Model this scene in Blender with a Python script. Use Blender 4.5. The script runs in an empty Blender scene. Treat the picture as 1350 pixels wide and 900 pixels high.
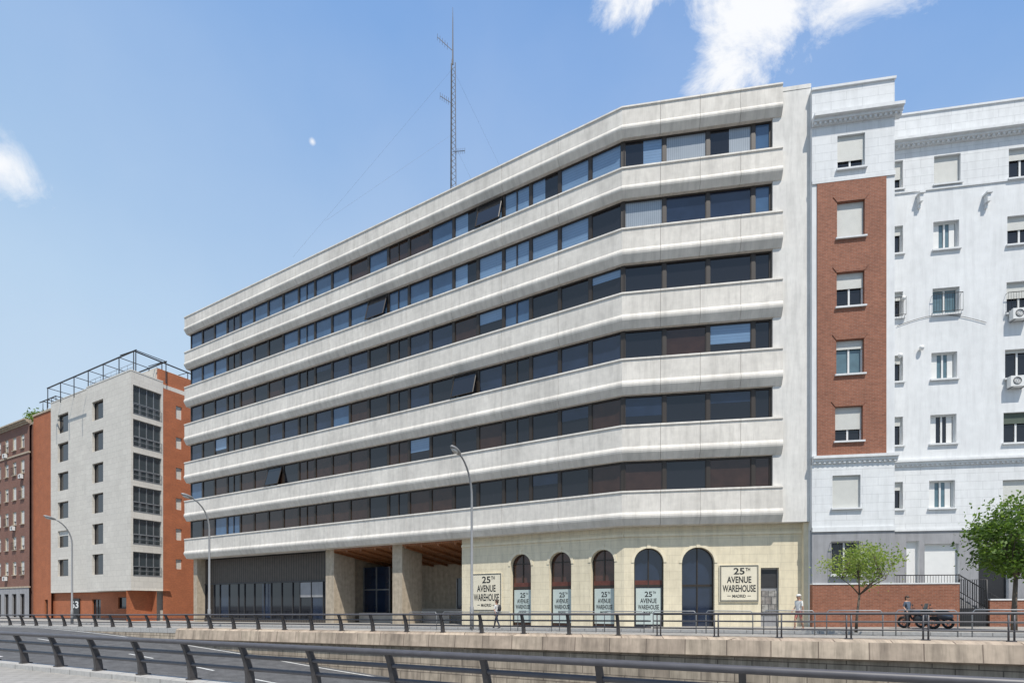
import bpy, math, random
from mathutils import Vector, Matrix
random.seed(7)
R=random.random
FPX=700.0; U0=675.0; V0=796.0
ZOOM=None   # centre u, centre v, width in photo pixels (None = full view)
scene=bpy.context.scene
COL=scene.collection
scene.view_settings.view_transform='Standard'
scene.view_settings.look='None'
scene.view_settings.exposure=0

# ---------------------------------------------------------------- materials
MATS={}
def M(name,c,rough=.8,var=.12,vs=2.0,streak=0,brick=None,bump=.0,metal=0.0,coat=0.0,spec=.5,coarse=.0):
    if name in MATS: return MATS[name]
    m=bpy.data.materials.new(name); m.use_nodes=True
    nt=m.node_tree; N=nt.nodes; L=nt.links
    b=N['Principled BSDF']; b.inputs['Roughness'].default_value=rough
    b.inputs['Metallic'].default_value=metal
    b.inputs['Coat Weight'].default_value=coat
    b.inputs['Specular IOR Level'].default_value=spec
    uv=N.new('ShaderNodeUVMap'); 
    def mul(a,fac_socket):
        mx=N.new('ShaderNodeMix'); mx.data_type='RGBA'; mx.blend_type='MULTIPLY'; mx.inputs[0].default_value=1
        L.new(a,mx.inputs[6]); L.new(fac_socket,mx.inputs[7]); return mx.outputs[2]
    height=None
    if brick:
        bt=N.new('ShaderNodeTexBrick'); L.new(uv.outputs[0],bt.inputs['Vector'])
        bt.inputs['Scale'].default_value=1
        bt.inputs['Brick Width'].default_value=brick[0]; bt.inputs['Row Height'].default_value=brick[1]
        bt.inputs['Mortar Size'].default_value=brick[2]; bt.inputs['Mortar'].default_value=(*brick[3],1)
        bt.inputs['Mortar Smooth'].default_value=.1
        bt.inputs['Color1'].default_value=(*c,1); bt.inputs['Color2'].default_value=(*(brick[4] if len(brick)>4 else c),1)
        col=bt.outputs['Color']; height=bt.outputs['Fac']
    else:
        rgb=N.new('ShaderNodeRGB'); rgb.outputs[0].default_value=(*c,1); col=rgb.outputs[0]
    def noise(scale,sx,sy,lo,hi,detail=5,f0=.3,f1=.7):
        mp=N.new('ShaderNodeMapping'); L.new(uv.outputs[0],mp.inputs[0]); mp.inputs['Scale'].default_value=(sx,sy,1)
        nz=N.new('ShaderNodeTexNoise'); nz.inputs['Scale'].default_value=scale; nz.inputs['Detail'].default_value=detail
        L.new(mp.outputs[0],nz.inputs['Vector'])
        mr=N.new('ShaderNodeMapRange'); mr.inputs['From Min'].default_value=f0; mr.inputs['From Max'].default_value=f1
        mr.inputs['To Min'].default_value=lo; mr.inputs['To Max'].default_value=hi
        L.new(nz.outputs[0],mr.inputs['Value']); return mr.outputs[0],nz.outputs[0]
    if var>0:
        s,raw=noise(vs,1,1,1-var,1+var*.5); col=mul(col,s)
        if coarse>0:
            s,_=noise(vs*.15,1,1,1-coarse,1+coarse*.3); col=mul(col,s)
    if streak>0:
        s,_=noise(2.2,1.6,.16,1-streak,1.03,6,.35,.55); col=mul(col,s)
        s,_=noise(7,2.6,.22,1-streak*.6,1.02,4,.3,.5); col=mul(col,s)
    L.new(col,b.inputs['Base Color'])
    if bump>0:
        bp=N.new('ShaderNodeBump'); bp.inputs['Strength'].default_value=bump; bp.inputs['Distance'].default_value=.02
        if height is not None:
            inv=N.new('ShaderNodeMath'); inv.operation='SUBTRACT'; inv.inputs[0].default_value=1; L.new(height,inv.inputs[1])
            L.new(inv.outputs[0],bp.inputs['Height'])
        elif var>0: L.new(raw,bp.inputs['Height'])
        L.new(bp.outputs[0],b.inputs['Normal'])
    MATS[name]=m; return m

band_c=M('band_concrete',(.715,.675,.61),.85,.09,3,streak=.10,bump=.1,coarse=.16)
wallw=M('white_render',(.69,.67,.63),.85,.06,3,streak=.10,coarse=.10)
cream=M('cream_rusticated',(.72,.64,.47),.85,.07,3,streak=.09,brick=(1.3,.46,.012,(.60,.53,.39)),bump=.25,coarse=.08)
cream_plain=M('cream_plain',(.74,.66,.49),.85,.07,3,streak=.08)
bronze=M('bronze_frame',(.032,.024,.018),.45,.1,4)
redbrown=M('oxide_red_panel',(.11,.035,.025),.5,.2,4)
glass_d=M('glass_dark',(.012,.013,.017),.04,.0,spec=.65)
glass_b=M('glass_sky_reflection',(.055,.11,.20),.04,.2,1,spec=.8)  # sky reflection painted into the base colour as blue, mostly upper-floor panes
glass_g=M('glass_greygreen',(.04,.052,.058),.04,.2,1,spec=.8)
glass_s=M('glass_brown',(.040,.021,.015),.05,.3,1.5,spec=.6)
glass_r=M('glass_red_interior',(.08,.035,.025),.05,.4,1.5,spec=.6)
blind_b=M('blind_bluegrey',(.14,.235,.37),.25,.1,.8,coat=1,brick=(9,.16,.012,(.10,.17,.27)))
blind_w=M('blind_light',(.26,.30,.34),.3,.1,1,coat=1,brick=(.11,9,.012,(.17,.20,.23)))
glass_n=M('glass_navy',(.016,.026,.052),.04,.3,1,spec=.75)
stone=M('stone_pillar',(.44,.37,.28),.85,.2,3,streak=.15)
wood=M('wood_soffit',(.30,.12,.05),.5,.3,2,brick=(.16,3,.012,(.05,.02,.01),(.38,.16,.065)))
darkm=M('dark_metal',(.035,.035,.038),.5,.2,3)
greyp=M('brown_ribbed_panel',(.085,.068,.055),.6,.2,2,brick=(.32,9,.05,(.03,.025,.02)))
porchm=M('porch_plaster',(.40,.36,.31),.85,.15,1.5)
roofm=M('roof_felt',(.16,.16,.15),.9,.2,1)
inter=M('interior_dark',(.05,.045,.04),.9,.2,1)
white=M('white_stucco',(.69,.70,.70),.85,.05,2.5,streak=.05,coarse=.07)
whiter=M('white_rusticated',(.69,.70,.70),.85,.05,2.5,streak=.05,brick=(1.5,.44,.012,(.55,.56,.56)),bump=.25,coarse=.06)
redb=M('red_brick',(.32,.115,.062),.85,.2,6,brick=(.25,.075,.012,(.30,.17,.12),(.24,.08,.043)),coarse=.14)
orangeb=M('orange_brick',(.46,.14,.05),.85,.15,6,brick=(.25,.075,.01,(.34,.14,.08),(.38,.115,.045)),coarse=.16)
brownb=M('brown_brick',(.25,.105,.07),.85,.15,6,brick=(.25,.075,.012,(.22,.14,.11),(.2,.085,.06)),coarse=.15)
greyst=M('grey_plinth',(.30,.30,.31),.85,.08,2,streak=.12)
clad=M('stone_cladding',(.65,.615,.55),.7,.06,3,brick=(.9,.6,.012,(.46,.43,.38),(.61,.575,.515)),coarse=.08)
pvc=M('white_pvc',(.72,.72,.70),.5,.04,3)
shut=M('roller_shutter',(.62,.62,.58),.6,.05,3,brick=(9,.055,.006,(.38,.38,.36)),bump=.4)
shutg=M('green_shutter',(.10,.13,.10),.6,.1,3,brick=(9,.055,.008,(.03,.04,.03)),bump=.4)
curt=M('curtain_teal',(.08,.15,.18),.4,.2,3,coat=1)
iron=M('black_iron',(.02,.02,.022),.5,.1,4)
galv=M('galvanised_steel',(.28,.29,.30),.45,.15,6,metal=.5)
railm=M('railing_paint',(.085,.082,.09),.45,.2,5)
postm=M('post_iron',(.060,.055,.055),.6,.25,8)
polem=M('lamp_pole_grey',(.30,.30,.30),.5,.1,3,metal=.3)
lensm=M('lamp_lens',(.6,.6,.58),.2,.03,3)
asph=M('asphalt',(.11,.11,.112),.9,.25,12,coarse=.35,bump=.2)
asph2=M('asphalt_worn',(.15,.15,.148),.9,.2,10,coarse=.3,bump=.2)
pave=M('paving',(.36,.34,.31),.9,.12,6,brick=(.4,.4,.012,(.2,.19,.17),(.32,.305,.28)),coarse=.15)
kerbm=M('kerb_granite',(.42,.41,.39),.85,.15,8,brick=(1.0,9,.015,(.18,.17,.16)))
paint=M('road_paint',(.62,.62,.60),.7,.35,6)
tanw=M('tan_coping',(.56,.46,.35),.85,.18,3,streak=.28,brick=(1.5,4,.02,(.22,.17,.13),(.44,.35,.27)),coarse=.28)
concw=M('retaining_stone',(.46,.39,.30),.9,.2,2,streak=.35,brick=(1.2,.42,.018,(.17,.14,.11),(.38,.315,.245)),coarse=.3)
bark=M('bark',(.13,.10,.075),.9,.3,8)
poster=M('poster_panel',(.46,.53,.51),.6,.04,3)
ink=M('sign_ink',(.015,.018,.018),.7,0)
signc=M('sign_cream',(.72,.66,.52),.8,.05,3)
paper=M('paper_bills',(.42,.41,.38),.8,.5,5,brick=(.34,.42,.02,(.1,.1,.1),(.2,.18,.17)))
skin=M('skin',(.50,.28,.19),.6,.05,5)
def leafmat(n,c):
    m=M(n,c,.55,.35,.9); nt=m.node_tree; b=nt.nodes['Principled BSDF']; out=nt.nodes['Material Output']
    tr=nt.nodes.new('ShaderNodeBsdfTranslucent'); tr.inputs[0].default_value=(c[0]*1.6,c[1]*1.6,c[2],1)
    mx=nt.nodes.new('ShaderNodeMixShader'); mx.inputs[0].default_value=.4
    nt.links.new(b.outputs[0],mx.inputs[1]); nt.links.new(tr.outputs[0],mx.inputs[2]); nt.links.new(mx.outputs[0],out.inputs[0])
    return m
leafA=leafmat('leaf_green',(.09,.16,.028)); leafB=leafmat('leaf_light',(.15,.24,.04)); leafC=leafmat('leaf_dark',(.04,.08,.015))
leafY=leafmat('leaf_pale',(.20,.28,.06)); leafY2=leafmat('leaf_pale_light',(.28,.35,.09))

# ---------------------------------------------------------------- frames + builder
class F:
    def __init__(s,o,d,n):
        s.o=Vector(o); s.d=Vector(d).normalized(); s.n=Vector(n).normalized()
    def P(s,a,b,z):
        q=s.o+s.d*a+s.n*b; return Vector((q.x,q.y,z))
    def A(s,u,b=0):
        k=(u-U0)/FPX; o=s.o+s.n*b
        return (k*o.y-o.x)/(s.d.x-k*s.d.y)
    def Z(s,a,b,v):
        return (V0-v)/FPX*(s.o+s.d*a+s.n*b).y
class B:
    def __init__(s): s.v=[];s.f=[];s.m=[];s.ms=[];s.sm=[]
    def mi(s,m):
        if m not in s.ms: s.ms.append(m)
        return s.ms.index(m)
    def face(s,pts,m,smooth=False):
        i=len(s.v); s.v+= [Vector(p) for p in pts]; s.f.append(list(range(i,i+len(pts)))); s.m.append(s.mi(m)); s.sm.append(smooth)
    def mesh(s,vs,fs,m,smooth=False):
        i=len(s.v); s.v+=[Vector(p) for p in vs]; k=s.mi(m)
        for f in fs: s.f.append([i+j for j in f]); s.m.append(k); s.sm.append(smooth)
    def hexa(s,p,m):
        s.mesh(p,[(0,1,2,3),(7,6,5,4),(0,4,5,1),(1,5,6,2),(2,6,7,3),(3,7,4,0)],m)
    def box(s,f,a0,a1,b0,b1,z0,z1,m):
        s.hexa([f.P(a0,b0,z0),f.P(a1,b0,z0),f.P(a1,b1,z0),f.P(a0,b1,z0),f.P(a0,b0,z1),f.P(a1,b0,z1),f.P(a1,b1,z1),f.P(a0,b1,z1)],m)
    def tube(s,pts,rs,m,n=8,caps=True):
        pts=[Vector(p) for p in pts]
        if not hasattr(rs,'__len__'): rs=[rs]*len(pts)
        rings=[]; up=None
        for i,p in enumerate(pts):
            t=(pts[min(i+1,len(pts)-1)]-pts[max(i-1,0)]).normalized()
            if up is None:
                up=Vector((0,0,1)) if abs(t.z)<.9 else Vector((1,0,0))
            x=t.cross(up).normalized(); y=x.cross(t).normalized(); up=y
            rings.append([p+(x*math.cos(2*math.pi*k/n)+y*math.sin(2*math.pi*k/n))*rs[i] for k in range(n)])
        vs=[q for r in rings for q in r]; fs=[]
        for i in range(len(pts)-1):
            for k in range(n): fs.append((i*n+k,i*n+(k+1)%n,(i+1)*n+(k+1)%n,(i+1)*n+k))
        if caps: fs.append(tuple(range(n))[::-1]); fs.append(tuple((len(pts)-1)*n+k for k in range(n)))
        s.mesh(vs,fs,m,n>5)
    def ell(s,c,r,m,rot=None,n=12,k=8,zmin=-1):
        vs=[];fs=[]
        for j in range(k+1):
            ph=math.pi*j/k; z=max(math.cos(ph),zmin)
            for i in range(n):
                th=2*math.pi*i/n; p=Vector((math.sin(ph)*math.cos(th)*r[0],math.sin(ph)*math.sin(th)*r[1],z*r[2]))
                if rot: p=rot@p
                vs.append(Vector(c)+p)
        for j in range(k):
            for i in range(n): fs.append((j*n+i,j*n+(i+1)%n,(j+1)*n+(i+1)%n,(j+1)*n+i))
        s.mesh(vs,fs,m,True)
    def torus(s,c,ax,R0,r0,m,n=20,k=8):
        ax=Vector(ax).normalized(); x=ax.orthogonal().normalized(); y=ax.cross(x); vs=[];fs=[]
        for i in range(n):
            t=2*math.pi*i/n; d=x*math.cos(t)+y*math.sin(t)
            for j in range(k):
                p=2*math.pi*j/k; vs.append(Vector(c)+d*(R0+r0*math.cos(p))+ax*r0*math.sin(p))
        for i in range(n):
            for j in range(k): fs.append((i*k+j,((i+1)%n)*k+j,((i+1)%n)*k+(j+1)%k,i*k+(j+1)%k))
        s.mesh(vs,fs,m,True)
    def obj(s,name,parent=None,org=None,label=None):
        if org is None:
            org=parent_org(parent) if parent else Vector((0,0,0))
        me=bpy.data.meshes.new(name)
        me.from_pydata([v-org for v in s.v],[],s.f)
        for m in s.ms: me.materials.append(m)
        me.polygons.foreach_set('material_index',s.m); me.polygons.foreach_set('use_smooth',s.sm)
        uvl=me.uv_layers.new(name='UVMap'); me.update()
        vv=s.v
        for p in me.polygons:
            n=p.normal
            if abs(n.z)>.75:
                for li in p.loop_indices:
                    q=vv[me.loops[li].vertex_index]; uvl.data[li].uv=(q.x,q.y)
            else:
                t=Vector((-n.y,n.x,0)); t.normalize()
                if t.x<0: t=-t
                for li in p.loop_indices:
                    q=vv[me.loops[li].vertex_index]; uvl.data[li].uv=(q.dot(t),q.z)
        o=bpy.data.objects.new(name,me); COL.objects.link(o)
        o.location=org
        if parent:
            o.parent=parent; o.location=org-parent_org(parent)
        if label: o['label']=label
        return o
def parent_org(p):
    v=Vector(p.location)
    while p.parent: p=p.parent; v+=p.location
    return v
def top(name,loc,label,cat,group=None):
    e=bpy.data.objects.new(name,None); COL.objects.link(e); e.location=loc; e.empty_display_size=.3
    e['label']=label; e['category']=cat
    if group: e['group']=group
    return e
def structure(o): o['kind']='structure'; return o
def tag(o,label,cat,group=None):
    o['label']=label;o['category']=cat
    if group:o['group']=group

def wall_open(b,f,a0,a1,z0,z1,bb,ops,depth,m,mr=None):
    """front wall face at offset bb with rectangular openings; reveals go back by depth"""
    if a0>a1:a0,a1=a1,a0
    ops=[(min(o[0],o[1]),max(o[0],o[1]),o[2],o[3]) for o in ops]
    As=sorted(set([a0,a1]+[x for o in ops for x in o[:2] if a0<x<a1])); Zs=sorted(set([z0,z1]+[x for o in ops for x in o[2:4] if z0<x<z1]))
    for i in range(len(As)-1):
        j=0
        while j<len(Zs)-1:
            ca=(As[i]+As[i+1])/2
            def hole(jj):
                cz=(Zs[jj]+Zs[jj+1])/2
                return any(o[0]<ca<o[1] and o[2]<cz<o[3] for o in ops)
            if hole(j): j+=1; continue
            k=j
            while k+1<len(Zs)-1 and not hole(k+1): k+=1
            b.face([f.P(As[i],bb,Zs[j]),f.P(As[i+1],bb,Zs[j]),f.P(As[i+1],bb,Zs[k+1]),f.P(As[i],bb,Zs[k+1])],m)
            j=k+1
    mr=mr or m
    for o in ops:
        p=[(o[0],o[2]),(o[1],o[2]),(o[1],o[3]),(o[0],o[3])]
        for i in range(4):
            q,r=p[i],p[(i+1)%4]
            b.face([f.P(q[0],bb,q[1]),f.P(r[0],bb,r[1]),f.P(r[0],bb-depth,r[1]),f.P(q[0],bb-depth,q[1])],mr)

def text_geo(txt):
    cu=bpy.data.curves.new('t','FONT'); cu.body=txt; cu.resolution_u=3; cu.offset=.022
    ob=bpy.data.objects.new('t',cu); COL.objects.link(ob)
    dg=bpy.context.evaluated_depsgraph_get(); me=bpy.data.meshes.new_from_object(ob.evaluated_get(dg))
    vs=[v.co.copy() for v in me.vertices]; fs=[tuple(p.vertices) for p in me.polygons]
    bpy.data.objects.remove(ob); bpy.data.curves.remove(cu); bpy.data.meshes.remove(me)
    return vs,fs
def put_text(b,txt,f,aL,aR,z0,z1,bb,m):
    """aL is wall coordinate of the text's reading-left side"""
    vs,fs=text_geo(txt)
    x0=min(v.x for v in vs);x1=max(v.x for v in vs);y0=min(v.y for v in vs);y1=max(v.y for v in vs)
    b.mesh([f.P(aL+(aR-aL)*(v.x-x0)/(x1-x0),bb,z0+(z1-z0)*(v.y-y0)/(y1-y0)) for v in vs],fs,m)

# ---------------------------------------------------------------- street frame / ground
S=F((14.25,17.5),(-.899,.437),(.437,.899))     # a = along street (to the far end), b = towards buildings
def cl(x,a,b): return max(a,min(b,x))
def gzs(s): return -1.3-.0095*cl(s,-30,64)
def gz(x,y):
    s=(Vector((x,y))-S.o).dot(S.d); return gzs(s)
def sq(x,y):
    p=Vector((x,y))-S.o; return p.dot(S.d),p.dot(S.n)
NEARZ=-1.9; NQ=-14.0
def depthD(s): 
    x=cl(57-s,0,80)
    return min(.0009*x*x*1.2+.03*x if x<30 else .0009*900*1.2+.9+.075*(x-30),5.2)
def trz(s,q): 
    t=(q-NQ)/(-NQ); base=NEARZ*(1-t)+gzs(s)*t
    return base-depthD(s)
slist=[-500,-150,-60]+[x for x in range(-40,72,4)]+[90,150,500]
qlist=[-500,-100,-40,-25,NQ-.25,NQ-.1,NQ,-10,-7,-4,-.06,0.0,.6,6,16,40,120,500]
b=B(); vs=[];fs=[]
for s in slist:
    for q in qlist:
        if q<=NQ-.1: z=NEARZ
        elif q>=0: z=gzs(s)
        else: z=trz(s,q)
        vs.append(S.P(s,q,z-.012))
n=len(qlist)
for i in range(len(slist)-1):
    for j in range(n-1): fs.append((i*n+j,i*n+j+1,(i+1)*n+j+1,(i+1)*n+j))
b.mesh(vs,fs,asph2); structure(b.obj('ground'))
def strip(b,s0,s1,q0,q1,zf,m,step=4,off=.0):
    k=max(1,int((s1-s0)/step)); 
    for i in range(k):
        a=s0+(s1-s0)*i/k; c=s0+(s1-s0)*(i+1)/k
        b.face([S.P(a,q0,zf(a,q0)+off),S.P(c,q0,zf(c,q0)+off),S.P(c,q1,zf(c,q1)+off),S.P(a,q1,zf(a,q1)+off)],m)
b=B(); strip(b,-60,110,NQ+.02,-.1,trz,asph,2); structure(b.obj('underpass_road'))
b=B()
for q in (-13.4,-.75): strip(b,-60,110,q,q+.13,trz,paint,2,.006)
for q in (-4.8,-9.2):
    s=-40
    while s<100: strip(b,s,s+2.2,q,q+.13,trz,paint,1.1,.006); s+=5
o=b.obj('road_markings'); structure(o)
# pavements with kerbs
def slab(s0,s1,q0,q1,h,name,kerbs=True):
    b=B(); zf=lambda s,q:gzs(s)+h
    strip(b,s0,s1,q0+(.15 if kerbs else 0),q1,zf,pave,4)
    if kerbs:
        k=int((s1-s0)/4)
        for i in range(k):
            a=s0+(s1-s0)*i/k;c=s0+(s1-s0)*(i+1)/k
            z=gzs(a)+h;w=gzs(c)+h
            b.hexa([S.P(a,q0,z-.3),S.P(c,q0,w-.3),S.P(c,q0+.15,w-.3),S.P(a,q0+.15,z-.3),S.P(a,q0,z+.003),S.P(c,q0,w+.003),S.P(c,q0+.15,w+.003),S.P(a,q0+.15,z+.003)],kerbm)
    structure(b.obj(name))
slab(-60,110,5.5,14,.13,'building_pavement')
b=B(); strip(b,-60,110,.3,2.0,lambda s,q:gzs(s)+.13,pave,4)
k=42
for i in range(k):
    a=-60+170*i/k;c=-60+170*(i+1)/k;z=gzs(a)+.13;w=gzs(c)+.13
    b.hexa([S.P(a,2.0,z-.3),S.P(c,2.0,w-.3),S.P(c,2.15,w-.3),S.P(a,2.15,z-.3),S.P(a,2.0,z+.003),S.P(c,2.0,w+.003),S.P(c,2.15,w+.003),S.P(a,2.15,z+.003)],kerbm)
structure(b.obj('kerbside_pavement'))
b=B(); strip(b,-60,110,2.15,5.5,lambda s,q:gzs(s),asph,4); structure(b.obj('service_road'))
b=B(); strip(b,-60,110,NQ-3.2,NQ-.3,lambda s,q:NEARZ+.0,pave,10,.004); 
structure(b.obj('near_pavement'))
# far retaining wall
def prism(b,s0,s1,prof,m,step=4):
    k=max(1,round((s1-s0)/step))
    for i in range(k):
        a=s0+(s1-s0)*i/k;c=s0+(s1-s0)*(i+1)/k; n=len(prof(a))
        pa=[S.P(a,q,z) for q,z in prof(a)];pc=[S.P(c,q,z) for q,z in prof(c)]
        for j in range(n): b.face([pa[j],pc[j],pc[(j+1)%n],pa[(j+1)%n]],m)
        if i==0:b.face(pa,m)
        if i==k-1:b.face(pc[::-1],m)
wl=top('retaining_wall',S.P(10,0,gzs(10)-1),'stained beige stone retaining wall of the sunken road with tan coping','wall')
b=B(); prism(b,-60,58,lambda s:[(-.05,gzs(s)-.02),(-.22,gzs(s)-.02),(-.28,trz(s,0)-.3),(-.05,trz(s,0)-.3)],concw,2); b.obj('wall_face',wl)
b=B(); prism(b,-60,40,lambda s:[(.3,gzs(s)+.13),(-.30,gzs(s)+.10),(-.42,gzs(s)+.02),(-.50,gzs(s)-.56),(-.232,gzs(s)-.64),(-.0,gzs(s)-.2),(.3,gzs(s)-.2)],tanw,2); b.obj('coping',wl)
b=B(); prism(b,40.02,110,lambda s:[(.3,gzs(s)+.13),(-.25,gzs(s)+.12),(-.25,gzs(s)-.2),(.3,gzs(s)-.2)],kerbm,2); b.obj('kerb',wl)
wl2=top('retaining_wall',S.P(10,NQ,NEARZ-1),'concrete retaining wall with granite kerb under the near railing','wall')
b=B(); prism(b,-60,58,lambda s:[(NQ-.09,NEARZ-.0),(NQ+.05,NEARZ-.0),(NQ+.05,trz(s,NQ)-.3),(NQ-.09,trz(s,NQ)-.3)],concw,2); b.obj('wall_face',wl2)
b=B(); prism(b,-60,110,lambda s:[(NQ-.3,NEARZ+.13),(NQ+.15,NEARZ+.13),(NQ+.15,NEARZ-.25),(NQ-.3,NEARZ-.2)],kerbm,2); b.obj('coping',wl2)

# railings
def curved_post(b,s,q,z,sg,h=1.0,w=.13,th=.085):
    n=7; prev=None
    for i in range(n+1):
        t=i/n; off=sg*(.02+.24*t*t); ww=w*(1.25-.55*t)
        p=[S.P(s-th/2,q+off-ww/2,z+h*t),S.P(s+th/2,q+off-ww/2,z+h*t),S.P(s+th/2,q+off+ww/2,z+h*t),S.P(s-th/2,q+off+ww/2,z+h*t)]
        if prev: 
            for j in range(4): b.face([prev[j],prev[(j+1)%4],p[(j+1)%4],p[j]],postm)
        prev=p
    b.face(prev,postm)
    b.box(F(S.P(s,q,0).xy,S.d,S.n),-.1,.1,-.13,.13,z,z+.03,postm)
def rail(b,s0,s1,q,zf,r,m,step=4):
    k=max(1,round(abs(s1-s0)/step)); b.tube([S.P(s0+(s1-s0)*i/k,q,zf(s0+(s1-s0)*i/k)) for i in range(k+1)],r,m,8)
nr=top('guard_railing',S.P(15,NQ,NEARZ+.13),'dark metal guard railing with curved posts above the sunken road','railing')
s=25.3-1.98*14
while s<80:
    b=B(); curved_post(b,s,NQ,NEARZ+.13,-1,.9,.15,.09); b.obj('post',nr); s+=1.98
for h,off,r in ((.90,-.27,.058),(.64,-.15,.045),(.36,-.06,.045)):
    b=B(); rail(b,-8,82,NQ+off+.0,lambda s:NEARZ+.13+h,r,railm,6); b.obj('rail',nr)
fr=top('guard_railing',S.P(30,0,gzs(30)+.13),'long dark railing with curved posts along the wall coping','railing')
s=2.17*5
while s<92:
    b=B(); curved_post(b,s,-.12,gzs(s)+.115,-1,.88,.17,.11); b.obj('post',fr); s+=2.17
for h,off,r in ((.88,-.36,.05),(.60,-.24,.035),(.34,-.16,.035)):
    b=B(); rail(b,9.5,92,off,lambda s:gzs(s)+.115+h,r,railm,4); b.obj('rail',fr)
fr2=top('guard_railing',S.P(0,0,gzs(0)+.13),'thin grey tubular railing on the wall coping','railing')
s=9.2
while s>-22:
    b=B(); 
    for d in (-.07,.07): b.tube([S.P(s+d,-.12,gzs(s)+.11),S.P(s+d,-.12,gzs(s)+1.0)],.028,railm,6)
    b.box(F(S.P(s,-.12,0).xy,S.d,S.n),-.12,.12,-.06,.06,gzs(s)+.11,gzs(s)+.14,railm)
    b.obj('post',fr2); s-=2.17
for h,r in ((1.0,.045),(.72,.026),(.44,.026)):
    b=B(); rail(b,-22,9.4,-.12,lambda s:gzs(s)+h,r,railm,4); b.obj('rail',fr2)
# pedestrian barriers at kerb
s=-14
while s<22:
    e=top('pedestrian_barrier',S.P(s,1.8,gzs(s)+.13),'grey steel tube pedestrian barrier standing on the kerb','barrier','pedestrian barriers on the kerb')
    b=B(); z=gzs(s)+.13
    b.tube([S.P(s,1.8,z),S.P(s,1.8,z+.85),S.P(s+.08,1.8,z+.95),S.P(s+1.72,1.8,z+.95),S.P(s+1.8,1.8,z+.85),S.P(s+1.8,1.8,z)],.022,galv,6)
    b.obj('frame',e)
    b=B(); b.tube([S.P(s,1.8,z+.5),S.P(s+1.8,1.8,z+.5)],.015,galv,6); b.obj('crossbar',e)
    b=B(); b.tube([S.P(s,1.8,z+.2),S.P(s+1.8,1.8,z+.2)],.015,galv,6); b.obj('crossbar',e)
    s+=2.2

# ---------------------------------------------------------------- MAIN OFFICE BUILDING
C=(6.15,29.7)
FL=F(C,(-.867,.498),(-.498,-.867)); FR=F(C,(.9866,-.1634),(-.1634,-.9866))
MIT=.181
LA=43.8; RA=8.43
tops=[27.85,24.45,21.05,17.45,13.75,10.03,6.35]
heads=[26.2,22.8,19.15,15.45,11.75,8.05,4.40]
office=top('office_building',FL.P(10,-7,-1.6),'long white concrete office building with seven projecting bands and ribbon windows','building')
nmod=22; MOD=(LA-.35-.1)/nmod
def band(i):
    zt,zb=tops[i],heads[i]; h=zt-zb; bk=-.95 if i==6 else -.62
    prof=[(bk,zt-.03),(-.16,zt+.0),(0,zt-.02),(.01,zt-.11),(-.045,zt-.15),(-.055,zt-.62*h),(-.01,zt-.665*h),(.02,zt-.70*h),(.025,zt-.75*h),(-.0,zt-.80*h),(-.23,zb+.02),(bk,zb)]
    b=B()
    def seg(f,a0,a1,mit):
        r0=[f.P((MIT*-bb if mit else a0),bb,z) for bb,z in prof]; r1=[f.P(a1,bb,z) for bb,z in prof]; n=len(prof)
        for j in range(n): b.face([r0[j],r1[j],r1[(j+1)%n],r0[(j+1)%n]],band_c)
        b.face(r0,band_c); b.face(r1[::-1],band_c)
    g=.009
    seg(FL,0,2*MOD-g,True)
    k=1
    while 2*k*MOD<LA-.5:
        a1=min(2*(k+1)*MOD,LA+g); 
        if LA-a1<.6:a1=LA+g
        seg(FL,2*k*MOD+g,a1-g,False); k+=1
    cuts=[0,2.1,4.2,6.3,RA+g]
    seg(FR,0,2.1-g,True)
    for k in range(1,4): seg(FR,cuts[k]+g,cuts[k+1]-g,False)
    b.obj('facade_band',office)
for i in range(7): band(i)
# core
aRw=FR.A(1017,-.5); aRe=FR.A(1069,-.3)
b=B()
b.box(FL,.25,LA-.3,-15,-.64,4.44,27.3,wallw)
b.obj('core_wall',office)
b=B(); b.box(FR,.3,aRe-.01,-15,-.66,4.44,27.28,wallw); b.obj('core_wall',office)
b=B(); b.box(FL,.3,LA-.35,-14.9,-.7,27.305,27.36,roofm); b.obj('roof',office)
b=B(); b.box(FR,aRw,aRe,-12,-.28,4.42,27.55,wallw); b.box(FR,RA+.02,aRe,-12,-.262,27.56,27.78,wallw)
b.obj('end_wall',office)
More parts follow.
